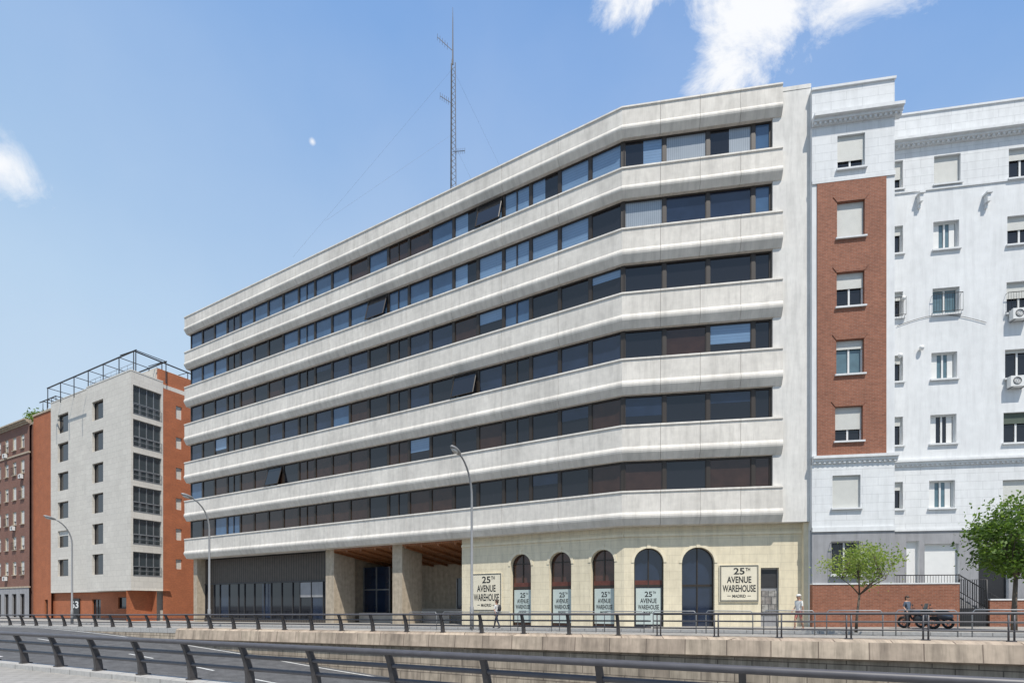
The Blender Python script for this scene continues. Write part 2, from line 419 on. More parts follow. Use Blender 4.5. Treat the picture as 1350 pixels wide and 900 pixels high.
# windows
wins=[]
for i in range(6):
    z0=tops[i+1]-.06; z1=heads[i]+.02
    for j in range(nmod):
        a0=MIT*.5+j*MOD if j else MIT*.5; wins.append((FL,a0,MIT*.5+(j+1)*MOD,z0,z1,i,j,'L'))
    ws=[.09,(aRw-1)*.335,(aRw-1)*.67,aRw-.95,aRw]
    for j in range(4): wins.append((FR,ws[j],ws[j+1],z0,z1,i,j,'R'))
    b=B(); b.box(FL,-.02,MIT*.5+.14,-.63,-.44,z0,z1,bronze); b.box(FR,-.02,.2,-.63,-.442,z0+.001,z1-.001,bronze); b.obj('corner_mullion',office)
wins.sort(key=lambda w:(w[0].P((w[1]+w[2])/2,0,0)).xy.length)
def winmesh(bg,bf,w):
    f,a0,a1,z0,z1,i,j,t=w
    m=.095; bb=-.5
    var='d'; r=R()
    if t=='R':
        if i==0: var='b' if j==0 else 'w' if j<3 else 'l'
        elif i==1: var={0:'w',1:'n',2:'n',3:'l'}[j]
        elif i==3: var={0:'d',1:'s',2:'h',3:'d'}[j]
        elif i==4: var='h' if j in(0,2) else 'd'
        elif i==5: var='s' if r<.6 else 'd'
        else: var='d'
    else:
        if i==0: var='b' if j<6 else 's' if 6<j<11 and r<.6 else ('l' if r<.75 else 'n')
        elif i==1: var='b' if (j<6 and r<.9) else ('l' if r<.6 else 'n' if r<.85 else 'd')
        elif i in(2,3): var='h' if r<.05 else 'l' if r<.10 else 'n' if r<.5 else 's' if r<.65 else 'd'
        else: var='s' if r<.55 else 'h' if r<.6 else 'l' if j>14 and r<.78 else 'd'
    zz=lambda t:z0+(z1-z0)*t
    def pane(q0,q1,y0,y1,mat,off=0): bg.face([f.P(q0,bb+off,y0),f.P(q1,bb+off,y0),f.P(q1,bb+off,y1),f.P(q0,bb+off,y1)],mat)
    mt={'d':glass_d,'l':glass_b,'n':glass_n,'s':glass_s,'b':blind_b,'w':blind_w,'h':glass_d}[var]
    pane(a0,a1,z0,z1,mt)
    if var=='h': 
        c=zz(.35+.4*R()); pane(a0+.05,a1-.05,c,z1,blind_b if R()<.3 else glass_n,.004)
    if var in 'bw' and R()<.25: pane(a0+.05,a0+(a1-a0)*(.3+.3*R()),z0,z1,glass_d,.004)
    for (p,q,y,x) in ((a0,a0+m,z0,z1),(a1-m,a1,z0,z1),(a0+m,a1-m,z0,z0+.09),(a0+m,a1-m,z1-.1,z1)):
        bf.box(f,p,q,bb+.001,bb+.07,y,x,bronze)
    if j%5==3 and t=='L' : 
        c=(a0+a1)/2; bf.box(f,c-.035,c+.035,bb+.001,bb+.06,z0+.09,z1-.1,bronze)
    for (p,q,y,x) in ((a0+m,a0+m+.035,z0+.09,z1-.1),(a1-m-.035,a1-m,z0+.09,z1-.1)):
        bf.box(f,p,q,bb+.001,bb+.045,y,x,bronze)
    if (t=='L' and (i,j) in ((3,5),(4,15),(0,4),(1,9))):  # tilted open sash
        L0=(a0+m,a1-m); out=.45
        P=[f.P(L0[0],bb+.08,z1-.1),f.P(L0[1],bb+.08,z1-.1),f.P(L0[1],bb+.08+out,z0+.15),f.P(L0[0],bb+.08+out,z0+.15)]
        bf.face(P,glass_d)
        for k in range(4): bf.tube([P[k],P[(k+1)%4]],.04,bronze,5)
for w in wins[:100]:
    bg=B();bf=B(); winmesh(bg,bf,w)
    c=w[0].P((w[1]+w[2])/2,-.5,w[3])
    wo=bg.obj('window',office,c); bf.obj('frame',wo,c)
bg=B(); 
for w in wins[100:]: winmesh(bg,bg,w)
o=bg.obj('window_rows',office); o['kind']='stuff'

# ground floor, cream wall with arches
BW=-.8
def arch_wall(b,f,a0,a1,z0,z1,bb,arches,dep,m):
    arches=sorted([(min(x[0],x[1]),max(x[0],x[1]),x[2]) for x in arches]); cur=a0
    def q(p0,p1,y0,y1): b.face([f.P(p0,bb,y0),f.P(p1,bb,y0),f.P(p1,bb,y1),f.P(p0,bb,y1)],m)
    for c0,c1,zt in arches:
        q(cur,c0,z0,z1); r=(c1-c0)/2; cx=(c0+c1)/2; sp=zt-r; n=18
        pts=[(cx-r*math.cos(math.pi*k/n),sp+r*math.sin(math.pi*k/n)) for k in range(n+1)]
        for k in range(n):
            (x0,y0),(x1,y1)=pts[k],pts[k+1]
            b.face([f.P(x0,bb,y0),f.P(x1,bb,y1),f.P(x1,bb,z1),f.P(x0,bb,z1)],m)
            b.face([f.P(x0,bb,y0),f.P(x1,bb,y1),f.P(x1,bb-dep,y1),f.P(x0,bb-dep,y0)],cream_plain)
            e=1+.16/r
            o0=(cx+(x0-cx)*e,sp+(y0-sp)*e);o1=(cx+(x1-cx)*e,sp+(y1-sp)*e)
            b.hexa([f.P(x0,bb-.01,y0),f.P(x1,bb-.01,y1),f.P(o1[0],bb-.01,o1[1]),f.P(o0[0],bb-.01,o0[1]),f.P(x0,bb+.03,y0),f.P(x1,bb+.03,y1),f.P(o1[0],bb+.03,o1[1]),f.P(o0[0],bb+.03,o0[1])],cream_plain)
        for c in (c0,c1): b.face([f.P(c,bb,z0),f.P(c,bb-dep,z0),f.P(c,bb-dep,sp),f.P(c,bb,sp)],cream_plain)
        b.box(f,cx-.1,cx+.1,bb-.01,bb+.06,zt-.02,zt+.28,cream_plain)
        cur=c1
    q(cur,a1,z0,z1)
aL608=FL.A(609,BW); c0=MIT*-BW
archL=[(FL.A(673,BW),FL.A(700,BW),3.2),(FL.A(724,BW),FL.A(753,BW),3.2),(FL.A(779,BW),FL.A(810,BW),3.2)]
archR=[(FR.A(836,BW),FR.A(875,BW),3.2),(FR.A(899,BW),FR.A(942,BW),3.2)]
aR57=FR.A(1057,BW)
d0,d1_=FR.A(1003,BW),FR.A(1027,BW)
b=B(); arch_wall(b,FL,c0,aL608,-2.2,4.42,BW,archL,.4,cream)
b.box(FL,aL608-.02,aL608+.0,-8,BW-.001,-2.2,4.42,cream_plain)
b.obj('arcade_wall',office)
b=B(); arch_wall(b,FR,c0,d0-.01,-2.2,4.42,BW,archR,.4,cream)
wall_open(b,FR,d0-.01,aR57,-2.2,4.42,BW,[(d0,d1_,-2.2,FR.Z(d0,BW,748))],.2,cream,cream_plain)
b.box(FR,aR57-.01,aR57+.3,-8,BW+.3,-2.2,4.41,cream_plain)
b.obj('arcade_wall',office)
for f,a1 in ((FL,aL608),(FR,aR57)):
    b=B(); b.box(f,c0+.0,a1,BW-.01,BW+.07,3.85,4.0,cream_plain); b.obj('string_course',office)
def dooringlass(f,a0,a1,zt,post,dark):
    a0,a1=min(a0,a1),max(a0,a1)
    b=B(); bb=BW-.38; r=(a1-a0)/2; sp=zt-r; cx=(a0+a1)/2
    mat=glass_n if dark else glass_r
    n=16; arc=[(cx-r*math.cos(math.pi*k/n),sp+r*math.sin(math.pi*k/n)) for k in range(n+1)]
    b.face([f.P(a0,bb,-2),f.P(a1,bb,-2)]+[f.P(x,bb,y) for x,y in reversed(arc)],mat)
    for k in range(n): b.tube([f.P(*[arc[k][0],bb+.03,arc[k][1]]),f.P(arc[k+1][0],bb+.03,arc[k+1][1])],.04,bronze,4)
    for a in (a0+.03,cx,a1-.03):
        b.box(f,a-.03,a+.03,bb+.001,bb+.06,(-2 if a!=cx or dark else 1.4),(sp if a!=cx else zt-.03),bronze)
    b.box(f,a0+.06,a1-.06,bb+.002,bb+.055,1.0,1.12,bronze)
    if post: b.box(f,a0+.06,a1-.06,bb+.002,bb+.05,1.121,1.38,redbrown)
    if not dark: b.box(f,a0+.06,a1-.06,bb+.002,bb+.055,sp+.1,sp+.16,bronze)
    o=b.obj('arched_window',office,f.P(cx,bb,-1.2))
    if post:
        g=B(); g.box(f,a0+.12,a1-.12,bb+.06,bb+.09,-1.15,.92,poster)
        if f is FL: l,rr=a1-.12,a0+.12
        else: l,rr=a0+.12,a1-.12
        w=rr-l; mid=(l+rr)/2; bt=bb+.094
        def row(t,frac,z0,z1): put_text(g,t,f,mid-w*frac/2,mid+w*frac/2,z0,z1,bt,ink)
        row('25',.30,.42,.74); put_text(g,'TH',f,mid+w*.17,mid+w*.30,.60,.74,bt,ink)
        row('AVENUE',.66,.06,.34); row('WAREHOUSE',.84,-.30,-.02); row('MADRID',.40,-.54,-.40)
        g.obj('poster_sign',office,label='pale green poster with dark art deco lettering')
for x in archL: dooringlass(FL,*x,True,False)
dooringlass(FR,*archR[0],True,True); dooringlass(FR,*archR[1],False,True)
def boxsign(f,aL,aR,z0,z1):
    g=B(); bb=BW+.08; g.box(f,min(aL,aR),max(aL,aR),BW+.005,bb,z0,z1,signc)
    w=aR-aL; h=z1-z0; mid=(aL+aR)/2; bt=bb+.006
    s=1 if w>0 else -1
    for e in (.02,.055):
        t=.035 if e<.03 else .012
        p,q=aL+s*e*1.6,aR-s*e*1.6; y0,y1=z0+e*1.6,z1-e*1.6
        for (a,c,y,x) in ((p,p+s*t,y0,y1),(q-s*t,q,y0,y1),(p+s*t,q-s*t,y0,y0+t),(p+s*t,q-s*t,y1-t,y1)):
            g.box(f,min(a,c),max(a,c),bb-.002,bt+.002,y,x,ink)
    def row(t,frac,y0,y1): put_text(g,t,f,mid-w*frac/2,mid+w*frac/2,z0+h*y0,z0+h*y1,bt,ink)
    row('25',.28,.74,.92); put_text(g,'TH',f,mid+w*.16,mid+w*.28,z0+h*.83,z0+h*.92,bt,ink)
    row('AVENUE',.62,.51,.69); row('WAREHOUSE',.84,.27,.46); row('MADRID',.34,.12,.20)
    for k in (-1,1):
        g.face([f.P(mid+k*w*.21,bt,z0+h*.155),f.P(mid+k*w*.30,bt,z0+h*.155),f.P(mid+k*w*.30,bt,z0+h*.17),f.P(mid+k*w*.21,bt,z0+h*.17)],ink)
    g.obj('wall_sign',office,label='cream square sign with double outline and dark lettering')
aa,ab=FL.A(622.5,BW),FL.A(662,BW); boxsign(FL,aa,ab,FL.Z(aa,BW,805),FL.Z(aa,BW,755)-.05)
aa,ab=FR.A(948,BW),FR.A(1000,BW); boxsign(FR,aa,ab,FR.Z(aa,BW,793),FR.Z(aa,BW,744.5))
b=B(); zt=FR.Z(d0,BW,748)
b.box(FR,d0,d1_,BW-.25,BW-.19,-2,zt,greyst); b.box(FR,d0+.05,d1_-.05,BW-.188,BW-.17,.9,zt-.1,darkm); b.box(FR,d0+.08,d1_-.08,BW-.188,BW-.16,-.6,.75,paper)
b.obj('service_door',office,label='grey metal service door covered with torn bills')
# left ground floor
aLp=FL.A(430,-1.0)
b=B(); bb=-1.6
b.box(FL,aLp,LA-.4,-14,bb-.05,-2.4,4.42,inter); b.obj('shopfront_wall',office)
g=B(); a=aLp+.1
g.box(FL,aLp,LA-.4,bb-.04,bb+.03,2.0,4.3,greyp)
g.obj('fascia_panel',office)
g=B(); g.face([FL.P(aLp,bb,-2.4),FL.P(LA-.4,bb,-2.4),FL.P(LA-.4,bb,1.95),FL.P(aLp,bb,1.95)],glass_d)
a=aLp; k=0
while a<LA-.5:
    g.box(FL,a,a+.07,bb+.001,bb+.08,-2.4,1.95,darkm)
    if k%5==1: g.face([FL.P(a+.1,bb+.004,-1.2),FL.P(a+1.35,bb+.004,-1.2),FL.P(a+1.35,bb+.004,1.85),FL.P(a+.1,bb+.004,1.85)],glass_n)
    if k in (1,2): g.box(FL,a+.1,a+1.4,bb+.005,bb+.06,.6,1.85,greyst)
    a+=1.45 if k%3 else .95;k+=1
g.box(FL,aLp,LA-.4,bb+.002,bb+.1,1.9,2.02,darkm); g.box(FL,aLp,LA-.4,bb+.002,bb+.15,-2.4,-1.3,greyp)
g.obj('shop_window',office)
g=B(); g.box(FL,LA-.9,LA-.3,-14,-.75,-2.4,4.42,stone); 
g.obj('end_pier',office)
for (u0,u1) in ((430,459),(518,553)):
    ac=FL.A(u0,-1.0); g=B(); g.box(FL,ac-.95,ac,-3.2,-.95,-2.2,4.42,stone); g.obj('stone_pillar',office)
g=B()
g.hexa([FL.P(aL608+.01,-10,3.2),FL.P(aLp,-10,3.2),FL.P(aLp,-.955,4.26),FL.P(aL608+.01,-.955,4.26),FL.P(aL608+.01,-10,3.5),FL.P(aLp,-10,3.5),FL.P(aLp,-.955,4.41),FL.P(aL608+.01,-.955,4.41)],wood)
a=aL608+.6
while a<aLp-.2:
    g.hexa([FL.P(a,-10,3.02),FL.P(a+.14,-10,3.02),FL.P(a+.14,-.96,4.1),FL.P(a,-.96,4.1),FL.P(a,-10,3.199),FL.P(a+.14,-10,3.199),FL.P(a+.14,-.96,4.259),FL.P(a,-.96,4.259)],wood); a+=1.5
g.obj('wood_soffit',office)
g=B(); g.box(FL,aL608,aLp,-8.4,-8.01,-2.4,4.4,stone); g.box(FL,aLp-.02,aLp+.02,-8,-1.6,-2.4,4.4,stone); g.obj('porch_wall',office)
g=B(); g.box(FL,aL608+2.0,aL608+5.5,-8.0,-7.92,-1.9,2.2,glass_n)
for k in range(5): g.box(FL,aL608+2.0+k*.87,aL608+2.07+k*.87,-7.919,-7.85,-1.9,2.2,galv)
g.obj('lobby_glazing',office)
g=B(); g.box(FL,aLp-3.2,aLp-.1,-5.1,-5.0,-1.9,3.2,glass_n)
for a in (0,1.5,3.0): g.box(FL,aLp-3.2+a,aLp-3.12+a,-4.999,-4.92,-1.9,3.2,galv)
g.box(FL,aLp-3.1,aLp-.1,-4.999,-4.93,1.2,1.3,galv); g.obj('lobby_glazing',office)
g=B(); g.box(FL,aL608+.3,aLp-3.5,-5.2,-4.9,-2.2,-.35,porchm); g.obj('low_wall',office)
g=B(); g.box(FL,aL608+3,aLp-1.2,-3.6,-3.4,-2.2,-.7,porchm); g.obj('low_wall',office)

# antenna mast
mp=Vector((-4.35,39.0,27.36)); mt=42.8
an=top('antenna_mast',mp,'tall thin guyed lattice radio mast standing on the roof','antenna')
mast=M('mast_paint',(.10,.10,.11),.6,.1,4)
b=B(); leg=[Vector((.26*math.cos(t),.26*math.sin(t),0)) for t in (0.3,0.3+2.094,.3+4.189)]
for l in leg: b.tube([mp+l,Vector((mp.x,mp.y,mt-3))+l*.7],.03,mast,5)
z=mp.z
while z<mt-3.4:
    for i in range(3):
        sc=1-.3*(z-mp.z)/(mt-3-mp.z)
        p=Vector((mp.x,mp.y,z))+leg[i]*sc; q=Vector((mp.x,mp.y,z+.45))+leg[(i+1)%3]*sc
        b.tube([p,q],.016,mast,4,False)
    z+=.45
b.tube([Vector((mp.x,mp.y,mt-3.2)),Vector((mp.x,mp.y,mt+.0)),Vector((mp.x,mp.y,mt+1.0))],[.06,.035,.012],mast,5)
b.obj('lattice_tower',an)
def yagi(z,dx,ln,tilt):
    b=B(); c=Vector((mp.x,mp.y,z)); e=c+Vector((dx,-.2,tilt)); b.tube([c,e],.022,mast,5)
    for k in range(5):
        t=.35+.65*k/4; p=c.lerp(e,t); b.tube([p+Vector((0,-.05,-ln)),p+Vector((0,.05,ln))],.013,mast,4)
    b.obj('aerial',an)
yagi(40.6,-1.1,.3,.8); yagi(36.7,-.9,.3,.4); yagi(33.2,.9,.25,-.1); yagi(29.0,-1.0,.3,.1)
for z,ex,ey,ez in ((mt-3.5,-13,3,27.4),(34.5,-9,-1,27.4),(mt-3.5,8,6,27.4),(34,5,6,27.4)):
    b=B(); b.tube([Vector((mp.x,mp.y,z)),Vector((mp.x+ex,mp.y+ey,ez))],.004,mast,3,False)
    b.obj('guy_wire',an)

# ---------------------------------------------------------------- residential window helper
def rwin(parent,f,a0,a1,z0,z1,bb,sh=.0,style='w',balc=False,n=2,smat=None,grille=False,sill=True,glass=None):
    a0,a1=min(a0,a1),max(a0,a1); c=f.P((a0+a1)/2,bb,z0)
    g=B(); fm=pvc if style=='w' else bronze if style=='d' else galv if style=='g' else pvc
    g.face([f.P(a0,bb,z0),f.P(a1,bb,z0),f.P(a1,bb,z1),f.P(a0,bb,z1)],glass or glass_d)
    w=min(.07,(a1-a0)*.1)
    for p,q,y,x in ((a0,a0+w,z0,z1),(a1-w,a1,z0,z1),(a0+w,a1-w,z0,z0+w),(a0+w,a1-w,z1-w,z1)): g.box(f,p,q,bb+.002,bb+.06,y,x,fm)
    for k in range(1,n):
        m=a0+(a1-a0)*k/n; g.box(f,m-w*.6,m+w*.6,bb+.002,bb+.055,z0+w,z1-w,fm)
    wo=g.obj('window',parent,c)
    if sh>0:
        g=B(); zs=z1-(z1-z0)*sh; g.box(f,a0+.01,a1-.01,bb+.065,bb+.10,zs,z1-.003,smat or shut); g.obj('roller_shutter',wo,c)
    if sill:
        g=B(); g.box(f,a0-.08,a1+.08,bb+.07,bb+.36,z0-.09,z0-.005,white if style!='b' else stone); g.obj('sill',wo,c)
    if balc or grille:
        g=B(); zz=z0+(1.0 if balc else (z1-z0)*.95); bo=bb+.45
        g.tube([f.P(a0-.05,bo,zz),f.P(a1+.05,bo,zz)],.02,iron,5); g.tube([f.P(a0-.05,bo,z0+.05),f.P(a1+.05,bo,z0+.05)],.018,iron,5)
        k=int((a1-a0+.1)/.12)
        for i in range(k+1):
            a=a0-.05+(a1-a0+.1)*i/k; g.tube([f.P(a,bo,z0+.05),f.P(a,bo,zz)],.009,iron,4)
        for a in (a0-.05,a1+.05):
            for z in (z0+.05,zz): g.tube([f.P(a,bo,z),f.P(a,bb+.2,z)],.012,iron,4)
        g.obj('railing' if balc else 'window_grille',wo,c)
    return wo
def acunit(parent,f,a,bb,z):
    g=B(); g.box(f,a-.4,a+.4,bb+.08,bb+.38,z,z+.55,pvc); c=f.P(a-.1,bb+.385,z+.28)
    g.torus(c,(f.n.x,f.n.y,0),.18,.02,iron,16,5)
    for r in (.06,.12): g.torus(c,(f.n.x,f.n.y,0),r,.008,iron,14,4)
    for s in (-.3,.3): g.box(f,a+s-.02,a+s+.02,bb,bb+.36,z-.04,z-.005,galv)
    o=g.obj('air_conditioner',parent,f.P(a,bb,z))

# ---------------------------------------------------------------- RIGHT APARTMENT BUILDING
H=F(FR.P(RA,0,0).xy,FR.d,FR.n)
apt=top('apartment_building',H.P(6,-6,-1.2),'white stucco apartment house with projecting red brick bay and balconies','building')
a70,a80=H.A(1070.5),H.A(1179.5)
def zb(v,u=1122): return H.Z(H.A(u),0,v)
Zp=zb(113); 
bay_w=[(1104,1140.5,177,222,.72),(1103,1139.5,266,313,1),(1102.5,1139,359,404,.45),(1102,1138.5,448,493,.25),(1100.5,1137,536,581,.65),(1097.5,1134.5,626,669,1),(1096,1133,713,757,.0)]
zc_low=zb(604); zc_hi=zb(234)
spec=[]
for u0,u1,v0,v1,sh in bay_w:
    a0,a1=H.A(u0),H.A(u1); am=(a0+a1)/2; spec.append((a0,a1,H.Z(am,0,v1),H.Z(am,0,v0),sh))
ab0,ab1=H.A(1077),H.A(1168)
b=B()
wall_open(b,H,a70,a80,zc_hi,Zp,0,[s[:4] for s in spec[:1]],.28,whiter,white)
wall_open(b,H,a70,ab0,zc_low,zc_hi,0,[],.2,white); wall_open(b,H,ab1,a80,zc_low,zc_hi,0,[],.2,white)
wall_open(b,H,a70,a80,zb(697),zc_low,0,[s[:4] for s in spec[5:6]],.28,whiter,white)
b.obj('bay_wall',apt)
b=B(); wall_open(b,H,ab0,ab1,zc_low,zc_hi,.05,[s[:4] for s in spec[1:5]],.33,redb,redb)
for a in (ab0,ab1): b.face([H.P(a,.05,zc_low),H.P(a,0,zc_low),H.P(a,0,zc_hi),H.P(a,.05,zc_hi)],redb)
for s in spec[1:5]: # flared brick lintels
    b.hexa([H.P(s[0]-.0,.045,s[3]+.02),H.P(s[1]+.0,.045,s[3]+.02),H.P(s[1]+.2,.045,s[3]+.3),H.P(s[0]-.2,.045,s[3]+.3),H.P(s[0]-.0,.08,s[3]+.02),H.P(s[1]+.0,.08,s[3]+.02),H.P(s[1]+.2,.08,s[3]+.3),H.P(s[0]-.2,.08,s[3]+.3)],redb)
b.obj('brick_panel',apt)
b=B(); wall_open(b,H,a70,a80,zb(770),zb(697),0,[s[:4] for s in spec[6:7]],.28,greyst); 
b.obj('plinth',apt)
uE=1264
b=B(); b.box(H,a70,H.A(uE,0),-.3,.06,-2.0,zb(770),redb); b.obj('brick_base',apt)
b=B(); b.box(H,a70,H.A(uE,0),-.35,.09,zb(770),zb(770)+.07,white); b.obj('base_coping',apt)
def onebox(name,par,*a): 
    b=B(); b.box(*a); b.obj(name,par)
def cornice(par,f,a0,a1,z,bb,h=.35,pr=.35,dent=True,m=white):
    b=B()
    prof=[(bb-.2,z),(bb+pr,z),(bb+pr,z-h*.35),(bb+pr*.6,z-h*.40),(bb+pr*.6,z-h*.7),(bb+pr*.25,z-h*.75),(bb+pr*.2,z-h),(bb-.2,z-h)]
    p=[f.P(a0,x,y) for x,y in prof];q=[f.P(a1,x,y) for x,y in prof];n=len(prof)
    b.mesh(p+q,[(j,(j+1)%n,n+(j+1)%n,n+j) for j in range(n)]+[tuple(range(n))[::-1],tuple(range(n,2*n))],m)
    if dent:
        a=a0+.05
        while a<a1-.1: b.box(f,a,a+.1,bb+pr*.19,bb+pr*.5,z-h*.98,z-h*.72,m); a+=.24
    b.obj('cornice',par)
cornice(apt,H,a70,a80+.3,zb(150.5),0,.45,.4); cornice(apt,H,a70,a80+.12,zb(600),0,.4,.22,True)
onebox('string_course',apt,H,a70,a80+.02,-.1,.06,zb(238),zb(233),white); onebox('string_course',apt,H,a70,a80+.02,-.1,.07,zb(700),zb(694),white)
onebox('parapet_cap',apt,H,a70-.03,a80+.05,-1,.08,Zp,Zp+.12,white)
b=B(); b.box(H,a70,a80,-12,-.3,-2,Zp-.02,white)
b.face([H.P(a80,0,-2),H.P(a80,-.3,-2),H.P(a80,-.3,Zp),H.P(a80,0,Zp)],white); b.face([H.P(a70,0,zb(697)),H.P(a70,-.3,zb(697)),H.P(a70,-.3,Zp),H.P(a70,0,Zp)],white)
b.obj('core_wall',apt)
for k,s in enumerate(spec): rwin(apt,H,s[0],s[1],s[2],s[3],(-.2 if 1<=k<=4 else -.22),s[4],n=2,grille=(k==6),glass=curt if k in(3,) else None)
# recessed wing
QB=-1.9; aEnd=H.A(1350,QB)+9
def zr(v,u=1250): return H.Z(H.A(u,QB),QB,v)
ar0=a80-.0
rows=[(1231.5,1266.5,204,242),(1230.5,1264.5,291,328),(1229.5,1265,379,413.5),(1228,1262,464,499),(1226.5,1261,546,584),(1225,1259,633,669)]
rowsB=[(1330,1366,195,235),(1328,1366,284,322),(1327,1366,371,412),(1325,1363,460,498),(1323,1362,543,583),(1322,1360,632,668)]
ops=[];wl_=[]
shA=[.95,.0,.0,.0,.0,.0]; shB=[.35,.45,.5,.1,.35,.9]
for r,(u0,u1,v0,v1) in enumerate(rows):
    a0,a1=H.A(u0,QB),H.A(u1,QB); am=(a0+a1)/2; ops.append((a0,a1,H.Z(am,QB,v1),H.Z(am,QB,v0))); wl_.append((ops[-1],shA[r],r,'A'))
for r,(u0,u1,v0,v1) in enumerate(rowsB):
    a0,a1=H.A(u0,QB),H.A(u1,QB); am=H.A(1340,QB); ops.append((a0,a1,H.Z(am,QB,v1),H.Z(am,QB,v0))); wl_.append((ops[-1],shB[r],r,'B'))
for r in range(6):
    o_=ops[r]; a0=H.A(1172,QB);a1=H.A(1190.5,QB); ops.append((a0,a1,o_[2],o_[3])); wl_.append((ops[-1],.3 if r else .6,r,'C'))
    a0=ops[6+r][1]+3.2; ops.append((a0,a0+1.4,ops[6+r][2],ops[6+r][3])); wl_.append((ops[-1],.5,r,'D'))
zl1,zl2,zl3=zr(247),zr(607),zr(697)
zt2=H.Z(H.A(1265,QB),QB,143)
door=(H.A(1219,QB),H.A(1265,QB),-1.4,zr(716))
bays=[(zl1,zt2,whiter),(zl2,zl1,white),(zl3,zl2,whiter),(-2.0,zl3,greyst)]
b=B()
for z0,z1,m in bays:
    os_=[o_ for o_ in ops if z0<(o_[2]+o_[3])/2<z1]
    if z0==-2.0: os_=[door,(H.A(1195,QB),H.A(1212,QB),-1.4,zr(712)),(H.A(1290,QB),H.A(1330,QB),-.2,zr(720))]
    wall_open(b,H,ar0-.3,aEnd,z0,z1,QB,os_,.28,m,white)
b.box(H,ar0,aEnd,-13,QB-.3,-2,zt2-.1,white)
b.obj('recessed_wall',apt)
cornice(apt,H,ar0,aEnd,H.Z(H.A(1265,QB),QB,178),QB,.4,.4); cornice(apt,H,ar0,aEnd,zl2+.1,QB,.35,.22,True)
onebox('string_course',apt,H,ar0,aEnd,QB-.01,QB+.06,zl1-.06,zl1+.06,white); onebox('string_course',apt,H,ar0,aEnd,QB-.01,QB+.07,zl3-.08,zl3+.05,white); onebox('parapet_cap',apt,H,ar0,aEnd,QB-.8,QB+.06,zt2,zt2+.1,white)
for (o_,sh,r,c) in wl_:
    wo=rwin(apt,H,o_[0],o_[1],o_[2],o_[3],QB-.24,sh,n=2 if c!='C' else 1,balc=(r==2 and c in 'AC') or (r==2 and c=='B'),smat=shutg if (c=='B' and r==4) else None,glass=curt if (c in 'A' and r in(1,2,3,5) ) else None)
    if c=='A' and r in (1,3,4,5):
        w=(o_[1]-o_[0]); 
        for p,q in ((.08,.3),(.70,.92)):
            g=B(); g.box(H,o_[0]+w*p,o_[0]+w*q,QB-.236,QB-.215,o_[2]+.07,o_[3]-.07,pvc); g.obj('curtain',wo,H.P(o_[0],QB,o_[2]))
acunit(apt,H,H.A(1340,QB),QB,zr(424,1340)); acunit(apt,H,H.A(1337,QB),QB,zr(512,1337))
for u in (1211,1299): 
    g=B(); a=H.A(u,QB); z=zr(270,u); g.box(H,a-.08,a+.08,QB,QB+.3,z,z+.4,white); g.box(H,a-.14,a+.14,QB,QB+.38,z+.401,z+.5,white); g.box(H,a-.05,a+.05,QB,QB+.12,z-.25,z-.002,white); g.obj('corbel',apt,H.P(a,QB,z))
b=B(); b.box(H,door[0]+.02,door[1]-.02,QB-.27,QB-.2,-1.4,door[3],pvc); b.obj('garage_door',apt)
b=B(); b.box(H,H.A(1195,QB),H.A(1212,QB),QB-.27,QB-.2,-1.4,zr(712),pvc); b.obj('door',apt)
b=B(); b.box(H,H.A(1290,QB),H.A(1330,QB),QB-.27,QB-.2,-.2,zr(720),iron); b.obj('entrance_gate',apt)
b=B(); pts=[]
for k in range(13):
    t=k/12; u=1182+(1300-1182)*t; v=425-12*math.sin(t*3.2)*1.0+ (1-t)*5; a=H.A(u,QB); pts.append(H.P(a,QB+.04,H.Z(a,QB,v)))
b.tube(pts,.012,iron,4); b.obj('cable',apt)
for (u,v) in ((1185,470),(1213,460),(1189,395)):
    g=B(); a=H.A(u,QB); z=H.Z(a,QB,v); g.ell(H.P(a,QB+.15,z),(.12,.12,.14),pvc); g.box(H,a-.02,a+.02,QB,QB+.14,z-.02,z+.02,pvc); g.obj('wall_lamp',apt,H.P(a,QB,z))
# terrace + stairs
st=top('terrace_stairs',H.P(10,-1,-1.2),'raised terrace with steps and black railing by the apartment house','stairs')
tz=.55; t1=H.A(1262,-.4)
b=B(); b.box(H,a80+.02,t1,QB+.01,-.36,-2,tz,pave); b.obj('terrace',st)
for k in range(8):
    g=B(); g.box(H,t1+.3*k,t1+.3*(k+1),QB+.02,-.36,-2,tz-.2*(k+1),greyst); g.obj('step',st)
b=B()
zl=tz+.95; 
b.tube([H.P(a80+.1,-.25,zl),H.P(t1,-.25,zl),H.P(t1+2.4,-.25,zl-1.6)],.03,iron,6); b.tube([H.P(a80+.1,-.25,tz+.1),H.P(t1,-.25,tz+.1),H.P(t1+2.4,-.25,tz-1.5)],.02,iron,6)
a=a80+.1
while a<t1+2.4:
    d=max(0,a-t1)*1.6/2.4; b.tube([H.P(a,-.25,tz+.1-d),H.P(a,-.25,zl-d)],.012,iron,4); a+=.13
for a in (a80+.1,t1,t1+2.4):
    d=max(0,a-t1)*1.6/2.4; b.tube([H.P(a,-.25,tz-.1-d),H.P(a,-.25,zl+.05-d)],.03,iron,6)
b.obj('railing',st)
b=B(); b.box(H,H.A(1305,0),aEnd,-.3,.0,-2,.20,redb); b.box(H,H.A(1305,0),aEnd,-.34,.04,.199,.27,white)
o=b.obj('brick_wall'); tag(o,'low red brick garden wall with pale coping beside the gate','wall')
b=B()
g0=H.A(1266,0);g1=H.A(1303,0)
b.tube([H.P(g0,-.1,-1.3),H.P(g0,-.1,1.25),H.P(g1,-.1,1.25),H.P(g1,-.1,-1.3)],.04,iron,6)
a=g0
while a<g1: b.tube([H.P(a,-.1,-1.15),H.P(a,-.1,1.25)],.022,iron,4); a+=.10
b.box(H,g0+.03,g1-.03,-.11,-.09,-1.15,-.2,iron)
